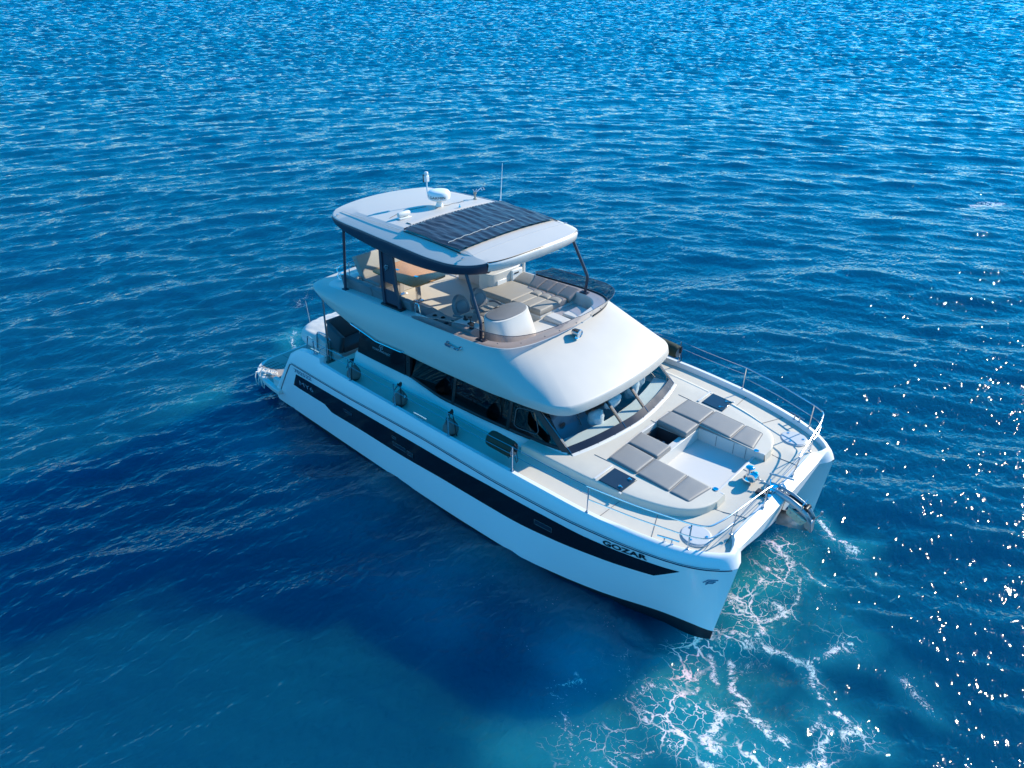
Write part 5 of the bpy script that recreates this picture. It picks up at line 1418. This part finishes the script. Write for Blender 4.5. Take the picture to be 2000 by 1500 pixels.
# helm seats
def helm_seat(x, y, label):
    o = empty('helm_seat', (x, y, 2.98), label, 'helm seat', 'helm seats behind the console')
    MB().lathe([(.20,0),(.20,.02),(.07,.05),(.06,.44),(.12,.47)], (0, 0, 0), 18).build('pedestal', M['gel_sun_toned'], o).location = (0,0,0)
    w_ = .27
    def shell(rows): return MB().loft(rows)
    prof = []
    for z_, hw, dx in ((.62,.22,-.12),(.72,.26,-.17),(.84,.26,-.21),(.93,.22,-.24),(1.0,.17,-.25),(1.05,.09,-.25)):
        prof.append([(dx-.07, -hw, z_), (dx-.09, 0, z_+.02), (dx-.07, hw, z_), (dx+.06, hw, z_-.02), (dx+.02, hw*.6, z_), (dx+.0, 0, z_), (dx+.02, -hw*.6, z_), (dx+.06, -hw, z_-.02)])
    b = MB().loft(prof).build('backrest', M['vinyl2'], o, angle=80); b.location = (0,0,0)
    md = b.modifiers.new('s', 'SUBSURF'); md.levels = 2; md.render_levels = 2
    b2 = MB().loft([sup((0, 0), .13, .15, 0, 20), sup((0, 0), .135, .155, .015, 20), sup((0, 0), .10, .12, .028, 20)]).build('lumbar_pad', M['vinyl2'], o)
    b2.location = (-.172, 0, .80); b2.rotation_euler = (0, R(68), 0)
    st_ = MB().loft([sup((.08, 0), .25, w_, .46, 24, 4), sup((.08, 0), .27, w_+.02, .52, 24, 4), sup((.08, 0), .26, w_+.01, .58, 24, 4), sup((.08, 0), .20, w_-.05, .60, 24, 4)]).build('seat', M['vinyl'], o, angle=60); st_.location = (0,0,0)
    for s in (-1, 1):
        ar = MB().tube(smooth_path([(-.12, s*(w_+.03), .68), (.05, s*(w_+.04), .72), (.26, s*(w_+.02), .70)], 8), .03, 8).build('armrest', M['vinyl2'], o); ar.location = (0,0,0)
    f = MB().box((.30, 0, .48), (.06, .5, .05)).build('footrest', M['black'], o, bevel=.01); f.location = (0,0,0)
    return o
def fix_local(o):
    for c_ in o.children:
        pass
helm_seat(-1.62, -1.02, 'dark grey bucket helm seat with armrests, the one nearer the near side of the boat')
helm_seat(-1.62, -.44, 'dark grey bucket helm seat with armrests, the one nearer the taupe sun lounge')

# dining table
tb = empty('dining_table', (-4.6, -.2, 2.982), 'teak slatted dining table on two metal legs under the hardtop', 'table')
ttop = MB().loft([[(x, y, z) for x, y in rounded2] for z, rounded2 in ((.69, None),) ] if False else [sup((0, 0), .88, .575, .655, 40, 9), sup((0, 0), .885, .58, .662, 40, 9), sup((0, 0), .885, .58, .685, 40, 9), sup((0, 0), .875, .57, .692, 40, 9)])
o = ttop.build('tabletop', M['wood'], tb); o.location = (0,0,0)
for x in (-.35, .33):
    o = MB().hexa([(x-.035,-.07,.02),(x+.035,-.07,.02),(x+.035,.07,.02),(x-.035,.07,.02)], [(x-.03,-.055,.655),(x+.03,-.055,.655),(x+.03,.055,.655),(x-.03,.055,.655)]).box((x,0,.012), (.2,.2,.024)).build('leg', M['steel'], tb, bevel=.006); o.location = (0,0,0)
    o = MB().box((x*1.1, -.06, .695), (.13, .07, .008)).build('table_latch', M['chrome'], tb, bevel=.003); o.location = (0,0,0)
# flybridge sofas
sf = empty('flybridge_sofa', (-5.6, -.1, 2.982), 'pale grey sofa across the stern end of the flybridge behind the teak table', 'sofa')
def part_pad(corners, th, name, mat, parent, **kw):
    mb, base = pad(corners, th, **kw)
    return weld(mb.build(name, mat, parent, angle=45))
lightvinyl = pm('pale grey vinyl', (.34, .335, .31), .55, var=.05, vscale=6, bump=.2, bscale=120)
part_pad([(-5.70,-.85,3.42),(-5.02,-.85,3.42),(-5.02,.62,3.42),(-5.70,.62,3.42)], .14, 'seat', lightvinyl, sf)
part_pad([(-5.66,-.85,3.40),(-5.66,.62,3.40),(-5.98,.62,3.98),(-5.98,-.85,3.98)], .16, 'backrest', lightvinyl, sf)
MB().box((-5.38, -.1, 3.14), (.64, 1.44, .31)).build('plinth', M['gel_sun_toned'], sf, bevel=.02)
sf2 = empty('flybridge_sofa', (-3.7, -1.4, 2.982), 'slate sofa along the near side of the flybridge with a three piece backrest', 'sofa')
for x0, x1 in ((-5.35, -4.15), (-4.13, -3.0), (-2.98, -2.70)):
    part_pad([(x0,-1.56,3.42),(x1,-1.56,3.42),(x1,-1.64,3.86),(x0,-1.64,3.86)], .13, 'backrest', M['vinyl2'], sf2)
part_pad([(-5.0,-1.54,3.42),(-2.3,-1.54,3.42),(-2.3,-1.0,3.42),(-5.0,-1.0,3.42)], .14, 'seat', M['vinyl'], sf2)
part_pad([(-2.68,-1.60,3.62),(-2.28,-1.60,3.55),(-2.28,-1.12,3.50),(-2.68,-1.12,3.56)], .12, 'end_cushion', M['vinyl2'], sf2)
MB().box((-3.65, -1.3, 3.13), (2.7, .55, .30)).build('plinth', M['gel_sun_toned'], sf2, bevel=.02)

# cockpit sofa
cs = empty('cockpit_sofa', (-6.2, 0, 1.44), 'charcoal cushioned sofa in the shaded stern cockpit in front of the dinghy', 'sofa')
part_pad([(-6.58,-1.62,1.60),(-5.84,-1.62,1.60),(-5.84,1.7,1.60),(-6.58,1.7,1.60)], .16, 'seat', M['charcoal'], cs)
for y0, y1 in ((-1.52, -.45), (-.43, .63), (.65, 1.7)):
    part_pad([(-6.36,y0,1.60),(-6.36,y1,1.60),(-6.62,y1,2.16),(-6.62,y0,2.16)], .15, 'backrest', M['charcoal'], cs, puff=.03)
part_pad([(-6.55,-1.62,2.10),(-5.86,-1.66,1.90),(-5.84,-1.80,1.50),(-6.55,-1.78,1.56)], .13, 'armrest', M['charcoal'], cs, puff=.03)

# inflatable dinghy under a canvas cover, lying athwart on the platform
dg = empty('inflatable_dinghy', (-8.1, .1, .5), 'inflatable dinghy under a cream canvas cover, stowed across the swim platform', 'dinghy')
c0 = Vector((-8.05, .25, .98))
def ring_pt(a, rx=.62, ry=1.45):
    a = float(a)
    ca, sa = math.cos(a), math.sin(a)
    return c0 + Vector((rx * math.copysign(abs(ca)**.75, ca), ry * math.copysign(abs(sa)**.85, sa), .05 * max(0, -sa)))
tubeo = MB().tube([ring_pt(a) for a in np.linspace(0, 2*math.pi, 60)], .25, 16).build('buoyancy_tube', M['pvc'], dg)
rows = []
for k in list(np.linspace(-1, 0, 9)[:-1]) + list(np.linspace(0, 1, 16)):
    row = []; k = float(k)
    for a in map(float, np.linspace(0, 2*math.pi, 72)):
        p = ring_pt(a); e = Vector((p.x - c0.x, p.y - c0.y, 0)); up_ = p.z - c0.z
        nrm = Vector((e.x / .62**2, e.y / 1.45**2, 0)).normalized()
        if k < 0:
            ph = -k * 1.28
            q = c0 + e + nrm * (.262 * math.sin(ph)); z = up_ + .262 * math.cos(ph); sc = 1
        else:
            sc = 1 - k; q = c0 + e * sc; z = up_ * sc + .262 + .12 * (1 - sc * sc)
        w1 = .030 * mnoise.noise((q.x * 2.2, q.y * 7, 0)) + .016 * mnoise.noise((q.x * 6, q.y * 14, 5)) + .010 * math.sin(a * 34 + 4 * mnoise.noise((a * 2, k * 3, 0))) * max(0, sc - .6)
        w1 = w1 * (1 if k >= 0 else .6)
        row.append((q.x, q.y, q.z + z + w1 + .012))
    rows.append(row)
MB().grid(rows).build('canvas_cover', M['canvas'], dg, angle=180)
MB().tube([(-8.6, -.9, 1.2), (-8.6, -.95, 2.0)], .008, 5).build('flag_staff', M['steel'], dg)
MB().hexa([(-8.4,-.7,.49),(-7.7,-.7,.49),(-7.7,-.5,.49),(-8.4,-.5,.49)], [(-8.5,-.7,.8),(-7.6,-.7,.8),(-7.6,-.5,.8),(-8.5,-.5,.8)]).hexa([(-8.4,.9,.49),(-7.7,.9,.49),(-7.7,1.1,.49),(-8.4,1.1,.49)], [(-8.5,.9,.8),(-7.6,.9,.8),(-7.6,1.1,.8),(-8.5,1.1,.8)]).build('chock', M['gel_sun_toned'], dg)

# mooring rope heaped on the platform corner
mb = MB(); pts = []
rg = random.Random(4)
for i in range(150):
    a = i * .55; r = .08 + .05 * math.sin(i * .31) + .02 * rg.random()
    pts.append((-8.22 + .42 * (i/150) + r * math.cos(a), -2.86 + .13*(i/150) + r * .8 * math.sin(a), .515 + .03 * (i % 40) / 40 + .02 * abs(math.sin(i * .21))))
mb.tube(pts, .013, 6)
for q in (0, .3):
    mb.tube([(-8.22+q, -2.95, .55), (-8.20+q, -3.09, .58), (-8.19+q, -3.14, .46), (-8.17+q, -3.14, .28), (-8.10+q, -3.13, .22), (-8.06+q, -3.12, .40), (-8.1+q, -3.02, .56)], .016, 6)
tag(mb.build('mooring_rope', M['white_rope'], None, origin=(-8.05, -2.86, .5)), 'white mooring rope heaped on the near corner of the swim platform', 'rope')

# anchor in the roller
an = empty('anchor', (6.30, 0, 1.5), 'weathered galvanised anchor hanging from the bow roller above the foam', 'anchor')
sk = MB().hexa([(5.96,-.15,1.50),(5.99,-.15,1.66),(5.99,-.105,1.66),(5.96,-.105,1.50)], [(6.27,-.15,1.36),(6.36,-.15,1.50),(6.36,-.105,1.50),(6.27,-.105,1.36)]).build('shank', M['rust'], an, bevel=.012)
for x, z in ((6.05, 1.55), (6.26, 1.44)): MB().lathe([(.018,0),(.016,-.012),(0,-.014)], (x, -.15, z), 10, 'y').build('bolt', M['galv'], sk).location = (0,0,0)
MB().add([(6.36,0,1.60),(6.20,-.20,1.30),(5.86,-.26,1.26),(5.80,0,1.40),(5.86,.26,1.26),(6.20,.20,1.30),(6.40,0,1.22)], [(3,2,1,0),(3,0,5,4),(0,1,6),(0,6,5)]).build('fluke', M['galv'], an, solid=.02)
MB().hexa([(6.30,-.10,1.56),(6.44,-.10,1.46),(6.44,.10,1.46),(6.30,.10,1.56)], [(6.28,-.08,1.34),(6.46,-.06,1.24),(6.46,.06,1.24),(6.28,.08,1.34)]).build('crown', M['galv'], an, bevel=.01)
MB().tube([(6.42,.06,1.46),(6.52,.12,1.62)], .012, 6).lathe([(.02,0),(.028,.04),(.02,.08)], (6.52,.12,1.60), 8).build('trip_eye', M['galv'], an)
